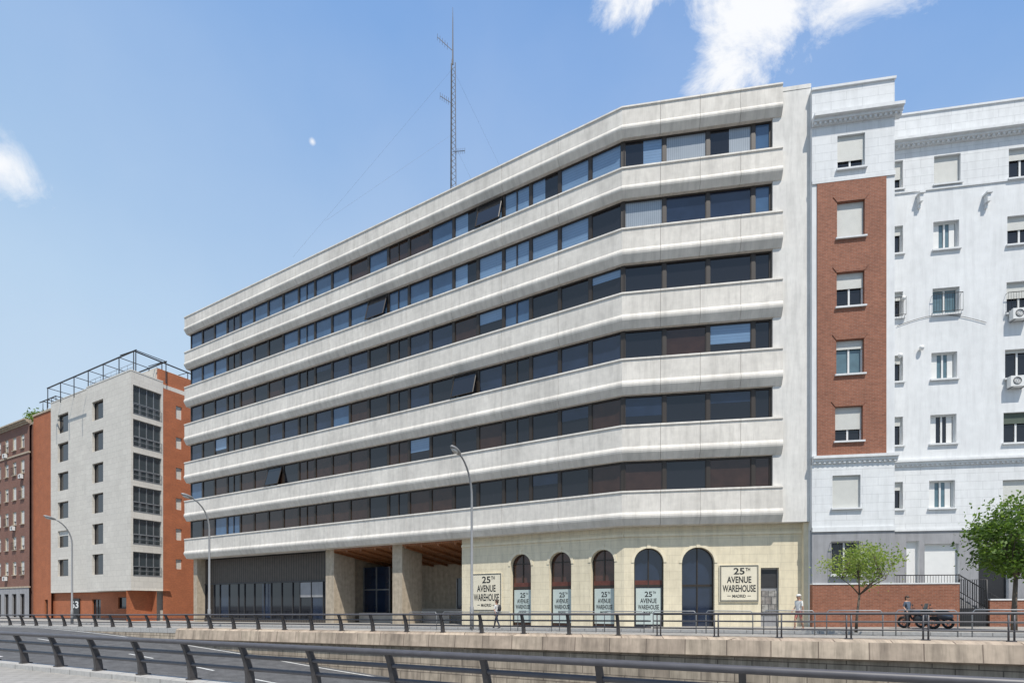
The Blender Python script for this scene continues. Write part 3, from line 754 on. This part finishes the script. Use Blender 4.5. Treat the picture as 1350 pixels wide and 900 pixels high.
o=b.obj('iron_gate'); tag(o,'black iron barred gate beside the terrace stairs','gate')

# ---------------------------------------------------------------- LEFT BUILDINGS
G=F((-39.4,54.9),(-.876,.482),(-.482,-.876)); GS=F((-39.4,54.9),(.425,.905),(.905,-.425))
gb=top('apartment_building',G.P(9,-8,-1.9),'modern block with pale stone cladding, orange brick flank and glazed bays','building')
zt_=24.15; zb_=1.45
rowsA=[(528,553),(568,594),(610,636),(650,676),(690,717),(730,757)]
def zg(v,u=128,b_=0): a=G.A(u,b_); return G.Z(a,b_,v)
oA=[(G.A(121.5),G.A(136),zg(v1),zg(v0)) for v0,v1 in rowsA]
aS=G.A(114); SB=-2.1
rowsB_=[(545,570),(583,608),(622,646),(661,683),(699,721),(737,759)]
oB=[(G.A(76,SB),G.A(90,SB),zg(v1,83,SB),zg(v0,83,SB)) for v0,v1 in rowsB_]
zt3=G.Z(G.A(95,SB),SB,521)
b=B(); wall_open(b,G,0,aS,zb_,zt_,0,oA,.35,clad); b.face([G.P(aS,0,zb_),G.P(aS,SB,zb_),G.P(aS,SB,zt_),G.P(aS,0,zt_)],clad)
aW=G.A(67,SB); wall_open(b,G,aS,aW,zb_,zt3,SB,oB,.35,clad)
b.face([G.P(0,0,zb_),G.P(aS,0,zb_),G.P(aS,-4,zb_),G.P(0,-4,zb_)],clad); b.face([G.P(aS,SB,zb_),G.P(aW,SB,zb_),G.P(aW,-4,zb_),G.P(aS,-4,zb_)],clad)
b.box(G,0,aS,-.5,.03,zt_,zt_+.12,clad); b.box(G,aS+.01,aW,SB-.5,SB+.03,zt3,zt3+.12,clad)
b.obj('clad_wall',gb)
for o_ in oA: rwin(gb,G,*o_,-.3,0,'d',n=1,sill=False)
for o_ in oB: rwin(gb,G,*o_,SB-.3,.3 if R()<.3 else 0,'d',n=1,sill=False)
sG=GS.A(215)
rowsS=[(513,550),(557,592),(600,635),(643,676),(685,718),(728,759)]
def zs(v,u): a=GS.A(u); return GS.Z(a,0,v)
oS=[(GS.A(175.5),GS.A(213),zs(v1,194),zs(v0,194)) for v0,v1 in rowsS]
b=B(); wall_open(b,GS,.001,sG,zb_,zt_,0,oS,.3,clad); b.box(GS,.0,sG,-.4,.03,zt_,zt_+.12,clad); b.obj('clad_wall',gb)
for o_ in oS:
    w=rwin(gb,GS,*o_,-.25,0,'g',n=4,sill=False,glass=glass_g)
    h=o_[3]-o_[2]
    a0,a1=min(o_[0],o_[1]),max(o_[0],o_[1])
    g=B(); g.box(GS,a0+.05,a1-.05,-.22,-.15,o_[2]+h*.38,o_[2]+h*.38+.08,galv); g.obj('transom',w,GS.P(a0,0,o_[2]))
    g=B()
    for zz_ in (o_[2]+.05,o_[2]+.5,o_[2]+.95): g.box(GS,a0-.02,a1+.02,.02,.05,zz_,zz_+.04,galv)
    for k in range(5): a=a0+(a1-a0)*k/4; g.box(GS,a-.015,a+.015,.021,.049,o_[2]+.05,o_[2]+.99,galv)
    g.obj('balcony_rail',w,GS.P(a0,0,o_[2]))
oO=[]
for v0,v1 in ((536,553),(577,592),(617,632),(657,672),(697,712),(737,750)): oO.append((GS.A(232),GS.A(240),zs(v1,237),zs(v0,237)))
b=B(); wall_open(b,GS,sG,18,-2.4,zt_-.6,-.02,oO,.3,orangeb); wall_open(b,GS,.0,sG,-2.4,zb_-.02,-.8,[],.3,orangeb)
wall_open(b,G,0,aW,-2.4,zb_-.02,-2.5,[(1.5,3.5,-1.9,.9),(5,8,-.5,.8),(12,14,-1.9,.6)],.3,orangeb)
b.obj('brick_wall',gb)
for o_ in oO: rwin(gb,GS,*o_,-.25,.2,'d',n=1,sill=False)
for x in ((1.5,3.5,-1.9,.9),(5,8,-.5,.8),(12,14,-1.9,.6)): rwin(gb,G,*x,-2.7,0,'d',n=2,sill=False)
b=B(); b.box(G,.9,aW-.02,-15,-2.9,-2.4,zt3-.05,clad); b.box(G,.5,aS-.02,-15,-.8,zb_+.03,zt_-.1,clad)
b.obj('core_wall',gb)
b=B(); p0,p1=G.A(105,-4),2.0
b.box(G,.6,p0,-14,-3.0,zt_-.3,zt_+1.5,orangeb); b.box(G,2.2,5.2,-9,-3.6,zt_+1.49,zt_+2.2,clad); b.obj('penthouse',gb)
g=B(); zz=zt_+2.4; nb=6
for bb_ in (-.6,-3.6):
    for k in range(nb+1):
        a=.3+(p0-.6)*k/nb; g.tube([G.P(a,bb_,zt_),G.P(a,bb_,zz)],.05,darkm,5)
    g.tube([G.P(.2,bb_,zz),G.P(p0-.2,bb_,zz)],.08,darkm,5)
for k in range(nb+1):
    a=.3+(p0-.6)*k/nb; g.tube([G.P(a,-.6,zz),G.P(a,-3.6,zz)],.045,darkm,5)
for k in range(5): g.tube([GS.P(.6+k*2.9,-.6,zt_-.3),GS.P(.6+k*2.9,-.6,zz)],.05,darkm,5); g.tube([GS.P(.6+k*2.9,-3,zz),GS.P(.6+k*2.9,-.6,zz)],.045,darkm,5)
g.tube([GS.P(.6,-.6,zz),GS.P(14,-.6,zz)],.08,darkm,5)
g.obj('roof_pergola',gb)
g=B()
for z in (.5,.9): g.tube([G.P(.2,-.3,zt_+z),G.P(aS-.2,-.3,zt_+z)],.025,galv,4)
for k in range(9): a=.2+(aS-.4)*k/8; g.tube([G.P(a,-.3,zt_+.1),G.P(a,-.3,zt_+.92)],.02,galv,4)
g.obj('terrace_railing',gb)
g=B(); q0,q1=G.A(106,-2.5),G.A(95,-2.5)
g.box(G,min(q0,q1),max(q0,q1),-2.48,-2.35,-1.9,.7,iron)
put_text(g,'63',G,max(q0,q1)-.1,min(q0,q1)+.1,-.5,.4,-2.34,pvc); g.obj('street_number_sign',gb)

G2=F(G.P(0,-1.75,0).xy,G.d,G.n)
rb=top('apartment_building',G2.P(20.5,-6,-1.9),'narrow plain red brick apartment house with small roof pergola','building')
a45=G2.A(44,-.4); 
b=B(); rr_=[(aW+1.0,aW+1.9,-1.9,.6)]
wall_open(b,G2,aW+.02,a45,-2.4,24.9,-.4,rr_,.3,orangeb); b.box(G2,aW+.02,a45,-14,-.75,-2.4,24.8,orangeb); b.box(G2,aW+.02,a45,-1,-.3,24.9,25.15,stone)
b.obj('wall',rb)
rwin(rb,G2,aW+1.0,aW+1.9,-1.9,.6,-.65,0,'d',n=1,sill=False)
b=B(); b.box(G2,aW+1,a45,-8,-3,25.1,26.4,clad); b.obj('penthouse',rb)
g=B()
for k in range(4):
    a=aW+.3+k*1.25; g.tube([G2.P(a,-1.0,25.1),G2.P(a,-1.0,27.0),G2.P(a,-5,27.0)],.06,darkm,5)
g.tube([G2.P(aW+.3,-1.0,27),G2.P(a45-.2,-1.0,27)],.07,darkm,5); g.obj('roof_pergola',rb)
bb_=top('apartment_building',G2.P(33,-6,-1.9),'brown brick house with shuttered windows and grey stone base','building')
b=B(); ops2=[]; aB1=a45+22
cx=a45+1.6; cols=[]
while cx<aB1-1.5: cols.append(cx); cx+=2.55
for r in range(7):
    z0=.6+r*3.4
    for c in cols: ops2.append((c,c+1.05,z0,z0+1.8))
wall_open(b,G2,a45+.02,aB1,2.2,24.1,0,[o_ for o_ in ops2 if o_[2]>2.2],.25,brownb,stone)
b.box(G2,a45+.02,aB1,-14,-.35,-2.4,24.0,brownb); b.obj('wall',bb_)
b=B(); gops=[(c-.2,c+1.25,-1.9,1.4) for c in cols]
wall_open(b,G2,a45+.02,aB1,-2.4,2.2,.05,gops,.3,greyst); b.obj('stone_base',bb_)
cornice(bb_,G2,a45,aB1,24.5,0,.5,.6,False,stone); onebox('string_course',bb_,G2,a45,aB1,-.1,.12,2.2,2.4,stone); onebox('string_course',bb_,G2,a45,aB1,-.1,.1,20.1,20.3,stone)
onebox('attic',bb_,G2,a45+.1,aB1,-8,-2.5,24.0,26.4,brownb)
for i,o_ in enumerate(o for o in ops2 if o[2]>2.2):
    rwin(bb_,G2,*o_,-.2,random.choice([0,.3,.5,.7,1]),'b' ,n=2,balc=(i%3==0))
    if i%5==2: acunit(bb_,G2,o_[0]+.5,0,o_[2]-.75)
for x in gops: rwin(bb_,G2,*x,-.2,0,'d',n=2,sill=False)
# roof greenery
def leaves(b,pts,n,sz,mats,rad):
    for p in pts:
        for _ in range(n):
            d=Vector((random.gauss(0,1),random.gauss(0,1),random.gauss(0,.75)))*rad*.5
            c=p+d; 
            nrm=Vector((random.gauss(0,1),random.gauss(0,1),random.gauss(.4,1))).normalized(); x=nrm.orthogonal().normalized(); 
            x=(Matrix.Rotation(R()*6.28,3,nrm)@x); y=nrm.cross(x); s=sz*(.6+.8*R())
            b.face([c-x*s*.5,c-y*s*.28,c+x*s*.5,c+y*s*.28],random.choice(mats))
pl=top('roof_plant',G2.P(a45+2.5,-1.5,24.1),'bushy pale green shrub growing on the roof terrace edge','plant')
b=B(); b.box(G2,a45+.8,a45+4.5,-2,-1,24.0,24.8,stone); b.obj('planter',pl)
b=B(); leaves(b,[G2.P(a45+.9+k*.45,-1.4,25.2+.8*R()) for k in range(9)],70,.28,[leafY,leafA,leafB],.8); b.obj('foliage',pl)

# ---------------------------------------------------------------- street lamps
def lamp(x,y,label):
    z=gz(x,y)+.13; base=Vector((x,y,z)); e=top('street_lamp',base,label,'street lamp','street lamps along the service road')
    h=9.1; b=B(); dr=Vector((-S.n.x,-S.n.y,0))
    pts=[base,base+Vector((0,0,1.2)),base+Vector((0,0,1.25)),base+Vector((0,0,h-2.2))]; rs=[.11,.11,.08,.06]
    for k in range(1,9):
        t=k/8*math.radians(72); Rr=1.75
        pts.append(base+Vector((0,0,h-2.2))+dr*(Rr*(1-math.cos(t)))+Vector((0,0,Rr*math.sin(t)*1.2))); rs.append(.06-.002*k)
    b.tube(pts,rs,polem,10); b.box(F((x,y),S.d,S.n),-.16,.16,-.16,.16,z-.1,z+.05,polem); b.obj('pole',e)
    end=pts[-1]; b=B(); c=end+dr*.38+Vector((0,0,.10)); 
    rot=Matrix.Rotation(math.atan2(dr.y,dr.x),3,'Z')@Matrix.Rotation(math.radians(-14),3,'Y')
    b.ell(c,(.46,.17,.12),polem,rot,14,8); b.obj('lamp_head',e)
    b=B(); b.ell(c-Vector((0,0,.05))+dr*.08,(.26,.13,.10),lensm,rot,12,8); b.obj('lens',e)
for (u,Y) in ((622,27.8),(276,38.0),(95,46)):
    lamp((u-U0)/FPX*Y,Y,'tall grey street lamp with curved arm and oval head')

# ---------------------------------------------------------------- trees
def tree(x,y,h,lean,cr,cz,mats,n,sz,label,seed,clumps,rad,tr=.09):
    random.seed(seed); z=gz(x,y)+.1; base=Vector((x,y,z)); e=top('tree',base,label,'tree')
    b=B(); fork=base+Vector((lean*.5,0,h*.45))
    b.tube([base,base+Vector((lean*.2,.02,h*.2)),fork],[tr*1.3,tr,tr*.8],bark,8)
    tips=[]
    cc=Vector((x+lean,y,cz))
    for k in range(clumps):
        th=R()*6.28; ph=math.acos(1-2*R()); r=(.3+.7*R()**.6)
        t=cc+Vector((math.cos(th)*math.sin(ph)*cr[0]*r,math.sin(th)*math.sin(ph)*cr[0]*r,math.cos(ph)*cr[1]*r)); tips.append(t)
    mains=[fork+(cc-fork)*.4+Vector((random.gauss(0,.3)*cr[0],random.gauss(0,.3)*cr[0],R()*.4*cr[1])) for _ in range(6)]
    for m in mains: b.tube([fork,fork.lerp(m,.5)+Vector((0,0,.08)),m],[tr*.6,tr*.45,tr*.3],bark,6)
    for t in tips:
        m=min(mains,key=lambda q:(q-t).length); b.tube([m,m.lerp(t,.5)+Vector((0,0,.1)),t],[tr*.26,tr*.16,.008],bark,4)
    b.obj('trunk',e)
    b=B()
    for t in tips:
        mm=random.choice(mats); leaves(b,[t],int(n*(.5+R())),sz,mm,rad*(.6+.7*R()))
    b.obj('crown',e)
tree(20.8,22.0,5.0,.15,(1.45,1.65),2.65,[[leafA,leafB,leafA],[leafA,leafC],[leafB,leafA,leafB],[leafB]],100,.15,'leafy green young street tree with dense rounded crown on the pavement',3,85,.6)
tree(14.9,23.0,3.6,.3,(1.45,.75),1.75,[[leafY,leafY2],[leafY2],[leafY,leafB]],60,.11,'small sparse young tree with pale spring leaves on the pavement',11,58,.5,.05)

# ---------------------------------------------------------------- people
def person(x,y,z,head,h,shirt,pants,hair,label,stride=.25,shorts=False,arm=.2,hat=None,bag=None,lean=0):
    e=top('person',Vector((x,y,z)),label,'person')
    V=[];E=[];Rr=[]
    def v(p,r,par=None):
        V.append(p);Rr.append(r)
        if par is not None:E.append((par,len(V)-1))
        return len(V)-1
    L_=lean
    pel=v((0,0,.94),.125); sp=v((0,L_*.3,1.12),.115,pel); ch=v((0,L_*.7,1.34),.14,sp); nk=v((0,L_,1.49),.055,ch); hb=v((0,L_+.02,1.57),.075,nk); hd=v((0,L_+.02,1.65),.092,hb); v((0,L_+.01,1.72),.06,hd)
    for sx in (-1,1):
        sh=v((sx*.17,L_*.8,1.42),.062,ch); sw=arm*sx
        el=v((sx*.22,L_*.6-sw*.3-.02,1.15),.043,sh); wr=v((sx*.235,L_*.6+sw*.6+.08,.94),.028,el); pm=v((sx*.235,L_*.6+sw*.75+.10,.87),.034,wr)
        for k in range(4):
            y0=-.03+.02*k; l=(.065,.08,.085,.07)[k]
            f1=v((sx*.24,L_*.6+sw*.75+.10+y0,.83),.010,pm); v((sx*.225,L_*.6+sw*.75+.11+y0,.83-l),.008,f1)
        t1=v((sx*.215,L_*.6+sw*.75+.15,.85),.011,pm); v((sx*.205,L_*.6+sw*.75+.17,.81),.009,t1)
        hp=v((sx*.09,0,.88),.095,pel); st_=stride*sx
        kn=v((sx*.1,st_*.55+.04,.49),.062,hp); ak=v((sx*.1,st_-(.06 if st_<0 else 0),.09),.040,kn); v((sx*.105,st_+.13,.04),.036,ak)
    me=bpy.data.meshes.new('body'); me.from_pydata(V,E,[]); ob=bpy.data.objects.new('tmp',me); COL.objects.link(ob)
    md=ob.modifiers.new('s','SKIN')
    for i,r in enumerate(Rr): me.skin_vertices[0].data[i].radius=(r,r)
    me.skin_vertices[0].data[0].use_root=True
    sb=ob.modifiers.new('u','SUBSURF'); sb.levels=2; sb.render_levels=2
    dg=bpy.context.evaluated_depsgraph_get(); m2=bpy.data.meshes.new_from_object(ob.evaluated_get(dg)); bpy.data.objects.remove(ob)
    m2.name='body'; m2.materials.clear()
    shoe=M('shoe_dark',(.06,.05,.05),.6,.1,5)
    for mm in (skin,shirt,pants,shoe): m2.materials.append(mm)
    for p in m2.polygons:
        c=p.center; k=0
        if c.z<.085: k=3
        elif c.z<1.0 and abs(c.x)<.195: k=2 if (not shorts or c.z>.58) else 0
        elif c.z<1.455 and (abs(c.x)<.2 or c.z>1.2): k=1
        p.material_index=k; p.use_smooth=True
    s=h/1.76
    o=bpy.data.objects.new('body',m2); COL.objects.link(o); o.parent=e; o.scale=(s,s,s); o.rotation_euler=(0,0,head)
    rot=Matrix.Rotation(head,3,'Z')
    g=B(); g.ell(rot@Vector((0,L_-.005,1.68))*s,(.105*s,.115*s,.10*s),hair,rot,12,8,-.25); g.ell(rot@Vector((0,L_-.06,1.62))*s,(.085*s,.06*s,.09*s),hair,rot,10,6)
    ho=g.obj('hair',None,Vector((0,0,0))); ho.parent=e
    g=B()
    for sx in (-1,1):
        g.ell(rot@Vector((sx*.035,L_+.107,1.655))*s,(.011*s,.008*s,.008*s),ink,rot,6,4); g.ell(rot@Vector((sx*.098,L_+.02,1.64))*s,(.014*s,.022*s,.03*s),skin,rot,6,5)
    g.ell(rot@Vector((0,L_+.118,1.625))*s,(.013*s,.02*s,.022*s),skin,rot,6,5); g.ell(rot@Vector((0,L_+.102,1.588))*s,(.024*s,.008*s,.006*s),M('lips',(.35,.12,.1),.5,0),rot,6,4)
    fo=g.obj('face',None,Vector((0,0,0))); fo.parent=e
    if hat:
        g=B(); g.ell(rot@Vector((0,L_,1.71))*s,(.115*s,.125*s,.09*s),hat,rot,12,8,-.1); g.ell(rot@Vector((0,L_+.10,1.70))*s,(.09*s,.10*s,.012*s),hat,rot,10,4)
        t=g.obj('cap',None,Vector((0,0,0))); t.parent=e
    if bag:
        g=B(); g.ell(rot@Vector((0,L_*.6-.2,1.25))*s,(.15*s,.10*s,.22*s),bag,rot,10,8)
        for sx in (-1,1): g.tube([rot@Vector((sx*.1,-.15,1.42))*s,rot@Vector((sx*.11,.02,1.50))*s,rot@Vector((sx*.11,.14,1.35))*s,rot@Vector((sx*.1,-.1,1.1))*s],.015,bag,5)
        t=g.obj('backpack',None,Vector((0,0,0))); t.parent=e
cw=M('cloth_white',(.72,.71,.68),.8,.08,8); cr_=M('cloth_coral',(.45,.16,.13),.8,.1,8); cn=M('cloth_navy',(.03,.04,.07),.8,.1,8); cd=M('cloth_dark',(.04,.04,.045),.8,.1,8); cb=M('cloth_blue',(.10,.13,.18),.8,.1,8)
hb_=M('hair_brown',(.05,.03,.02),.6,.2,20); hg=M('hair_grey',(.45,.42,.38),.6,.2,20)
def pz(x,y): return gz(x,y)+.13
def at(u,Y): return ((u-U0)/FPX*Y,Y)
x,y=at(1053,25.2); person(x,y,pz(x,y),math.radians(115),1.66,cw,cr_,hg,'walker in white top and coral shorts wearing a white cap',.16,True,.15,hat=cw)
x,y=at(655,29.5); person(x,y,pz(x,y),math.radians(60),1.60,cw,cn,hb_,'walker in white shirt and dark trousers with dark backpack',.24,False,.25,bag=cd)
x,y=at(1196,25.6); person(x,y,pz(x,y),math.radians(200),1.56,cb,cd,hb_,'standing person in dark blue shirt beside the parked motorcycles',.05,False,.1)

# ---------------------------------------------------------------- motorcycles
tyre=M('tyre',(.02,.02,.02),.85,.1,8); chrome=M('chrome',(.25,.25,.25),.3,0,metal=1)
def moto(x,y,ang,bodym,label,scoot=False):
    z=gz(x,y)+(.13 if sq(x,y)[1]>5.5 else .0); e=top('motorcycle',Vector((x,y,z)),label,'motorcycle','motorcycles parked on the pavement')
    rt=Matrix.Rotation(ang,3,'Z'); O=Vector((x,y,z)); P=lambda a,b_,c:O+rt@Vector((a*.92,b_*.92,c*.92)); ax=rt@Vector((0,1,0))
    w=.30 if scoot else .32
    for a in (-.65,.68):
        g=B(); g.torus(P(a,0,w),ax,w*.92-.06,.06,tyre,22,8); o=g.obj('wheel',e,P(a,0,w))
        g=B(); g.torus(P(a,0,w),ax,w-.13,.02,chrome,18,6)
        for k in range(6):
            t=k*math.pi/3; g.tube([P(a,0,w),P(a+math.cos(t)*(w-.12),0,w+math.sin(t)*(w-.12))],.014,chrome,4)
        g.tube([P(a,-.08,w),P(a,.08,w)],.04,chrome,8); g.obj('rim',o,P(a,0,w))
    g=B()
    if scoot:
        g.ell(P(-.5,0,.62),(.38,.17,.18),bodym,rt); g.ell(P(.0,0,.3),(.39,.18,.07),bodym,rt); g.ell(P(.42,0,.62),(.08,.2,.35),bodym,rt)
    else:
        g.ell(P(.12,0,.82),(.30,.15,.15),bodym,rt); g.ell(P(.0,0,.5),(.26,.16,.2),darkm,rt); g.ell(P(-.62,0,.78),(.26,.11,.10),bodym,rt); g.ell(P(.5,0,.78),(.17,.15,.19),bodym,rt)
        g.tube([P(-.65,.12,.3),P(-.2,.14,.3),P(.15,.13,.4)],.045,chrome,8)
    g.tube([P(-.65,0,w),P(-.1,0,.42),P(.3,0,.5),P(.45,0,.85)],.04,darkm,6); g.obj('body',e,P(0,0,.5))
    g=B(); g.ell(P(-.35,0,.86),(.34,.14,.08),tyre,rt); g.obj('seat',e,P(-.3,0,.8))
    g=B()
    for s_ in (-.08,.08): g.tube([P(.68,s_,w),P(.46,s_,.95)],.025,chrome,6)
    g.obj('fork',e,P(.6,0,.5))
    g=B(); g.tube([P(.34,-.36,1.05),P(.42,-.15,1.0),P(.42,.15,1.0),P(.34,.36,1.05)],.018,iron,6)
    for s_ in (-1,1): g.tube([P(.4,s_*.22,1.02),P(.42,s_*.3,1.2)],.008,iron,4); g.ell(P(.42,s_*.31,1.22),(.02,.06,.04),iron,rt)
    g.obj('handlebar',e,P(.4,0,1))
    g=B(); g.ell(P(.60,0,.86),(.07,.1,.1),lensm,rt); g.obj('headlight',e,P(.6,0,.86))
    g=B(); g.ell(P(.68,0,.58),(.2,.08,.05),bodym,rt); g.ell(P(-.7,0,.62),(.2,.08,.04),darkm,rt); g.obj('mudguard',e,P(.6,0,.5))
    g=B(); g.face([P(.48,-.17,.95),P(.48,.17,.95),P(.38,.13,1.3),P(.38,-.13,1.3)],M('screen',(.1,.12,.13),.1,0)); g.obj('windscreen',e,P(.4,0,1))
mk=M('moto_black',(.02,.02,.025),.3,0,coat=1); mg=M('moto_silver',(.18,.18,.20),.3,0,metal=.6)
x,y=at(1211,25.3); moto(x,y,math.radians(118),mk,'black motorcycle parked on the pavement by the brick base')
x,y=at(1232,25.4); moto(x,y,math.radians(108),mg,'dark grey scooter parked on the pavement beside a motorcycle',True)

# ---------------------------------------------------------------- light, sky
el=math.radians(60); az=Vector((.32,-.947)).normalized()
sv=Vector((az.x*math.cos(el),az.y*math.cos(el),math.sin(el)))
sun=bpy.data.lights.new('sun','SUN'); sun.energy=4.9; sun.angle=math.radians(.53); sun.color=(1,.945,.86)
so=bpy.data.objects.new('sun',sun); COL.objects.link(so); so.rotation_euler=sv.to_track_quat('Z','Y').to_euler(); so.location=(0,0,60)
w=bpy.data.worlds.new('World'); scene.world=w; w.use_nodes=True; nt=w.node_tree; N=nt.nodes; L=nt.links
bg=N['Background']; bg.inputs[1].default_value=.12
sky=N.new('ShaderNodeTexSky'); sky.sky_type='NISHITA'; sky.sun_disc=False; sky.sun_elevation=el; sky.sun_rotation=math.atan2(az.x,az.y)
sky.altitude=650; sky.air_density=1.0; sky.dust_density=1.0; sky.ozone_density=1.5
tc=N.new('ShaderNodeTexCoord')
def math_(op,a=None,b_=None):
    n=N.new('ShaderNodeMath'); n.operation=op
    for i,q in enumerate((a,b_)):
        if q is None: continue
        if isinstance(q,(int,float)): n.inputs[i].default_value=q
        else: L.new(q,n.inputs[i])
    return n.outputs[0]
def blob(u,v,r0,r1,sx=1,sz=1):
    d=Vector((u-U0,FPX,V0-v)).normalized()
    mp_=N.new('ShaderNodeVectorMath'); mp_.operation='SUBTRACT'; L.new(tc.outputs['Generated'],mp_.inputs[0]); mp_.inputs[1].default_value=d
    ml=N.new('ShaderNodeVectorMath'); ml.operation='MULTIPLY'; L.new(mp_.outputs[0],ml.inputs[0]); ml.inputs[1].default_value=(sx,1,sz)
    ln=N.new('ShaderNodeVectorMath'); ln.operation='LENGTH'; L.new(ml.outputs[0],ln.inputs[0])
    mr_=N.new('ShaderNodeMapRange'); mr_.inputs['From Min'].default_value=r0; mr_.inputs['From Max'].default_value=r1; mr_.inputs['To Min'].default_value=1; mr_.inputs['To Max'].default_value=0
    L.new(ln.outputs['Value'],mr_.inputs['Value']); return mr_.outputs[0]
nz=N.new('ShaderNodeTexNoise'); nz.inputs['Scale'].default_value=7; nz.inputs['Detail'].default_value=10; nz.inputs['Roughness'].default_value=.66; nz.inputs['Distortion'].default_value=.6
L.new(tc.outputs['Generated'],nz.inputs['Vector'])
bl=None
for args in ((945,75,.0,.085,1,1),(1010,15,.0,.13,.7,1.4),(1140,-5,.0,.12,.6,2.0),(845,-5,.0,.07,.7,1.8),(5,222,.0,.085,1,1.1),(412,187,.0,.010,1,1)):
    o_=blob(*args); bl=o_ if bl is None else math_('MAXIMUM',bl,o_)
mx=math_('ADD',math_('MULTIPLY',bl,.75),math_('MULTIPLY',math_('SUBTRACT',nz.outputs[0],.5),2.1))
cm=N.new('ShaderNodeMapRange'); cm.interpolation_type='SMOOTHSTEP'; cm.inputs['From Min'].default_value=.2; cm.inputs['From Max'].default_value=.78; L.new(mx,cm.inputs['Value'])
gate=N.new('ShaderNodeMapRange'); gate.inputs['From Min'].default_value=0; gate.inputs['From Max'].default_value=.4; L.new(bl,gate.inputs['Value'])
cf=math_('MULTIPLY',cm.outputs[0],gate.outputs[0])
# summer haze: the clear air pales towards the horizon
sep=N.new('ShaderNodeSeparateXYZ'); L.new(tc.outputs['Generated'],sep.inputs[0])
hz=N.new('ShaderNodeValToRGB'); hz.color_ramp.elements[0].position=.0; hz.color_ramp.elements[0].color=(.66,.79,.90,1)
hz.color_ramp.elements[1].position=1.0; hz.color_ramp.elements[1].color=(.10,.26,.65,1)
e_=hz.color_ramp.elements.new(.35); e_.color=(.47,.67,.90,1); e_=hz.color_ramp.elements.new(.72); e_.color=(.19,.40,.80,1)
elv=math_('ADD',sep.outputs[2],math_('MULTIPLY',sep.outputs[0],.14)); L.new(elv,hz.inputs[0])
sc=N.new('ShaderNodeVectorMath'); sc.operation='SCALE'; L.new(hz.outputs[0],sc.inputs[0]); sc.inputs['Scale'].default_value=8.3
m0=N.new('ShaderNodeMix'); m0.data_type='RGBA'; m0.inputs[0].default_value=.88; L.new(sky.outputs[0],m0.inputs[6]); L.new(sc.outputs[0],m0.inputs[7])
nz2=N.new('ShaderNodeTexNoise'); nz2.inputs['Scale'].default_value=1.6; nz2.inputs['Detail'].default_value=6; L.new(tc.outputs['Generated'],nz2.inputs['Vector'])
v2=N.new('ShaderNodeMapRange'); v2.inputs['From Min'].default_value=.35; v2.inputs['From Max'].default_value=.8; v2.inputs['To Min'].default_value=.0; v2.inputs['To Max'].default_value=.25; L.new(nz2.outputs[0],v2.inputs['Value'])
cf=math_('MAXIMUM',cf,v2.outputs[0])
mix=N.new('ShaderNodeMix'); mix.data_type='RGBA'; L.new(cf,mix.inputs[0]); L.new(m0.outputs[2],mix.inputs[6]); mix.inputs[7].default_value=(8.0,8.15,8.4,1)
L.new(mix.outputs[2],bg.inputs[0])

# ---------------------------------------------------------------- camera
cam=bpy.data.cameras.new('camera'); co=bpy.data.objects.new('camera',cam); COL.objects.link(co)
co.location=(0,0,0); co.rotation_euler=(math.radians(90),0,0)
cam.sensor_width=36; cam.sensor_fit='HORIZONTAL'
uc,vc,wd=ZOOM or (675,450,1350)
cam.lens=FPX/wd*36; cam.shift_y=(V0-vc)/wd; cam.shift_x=(uc-U0)/wd
cam.clip_end=2000; scene.camera=co
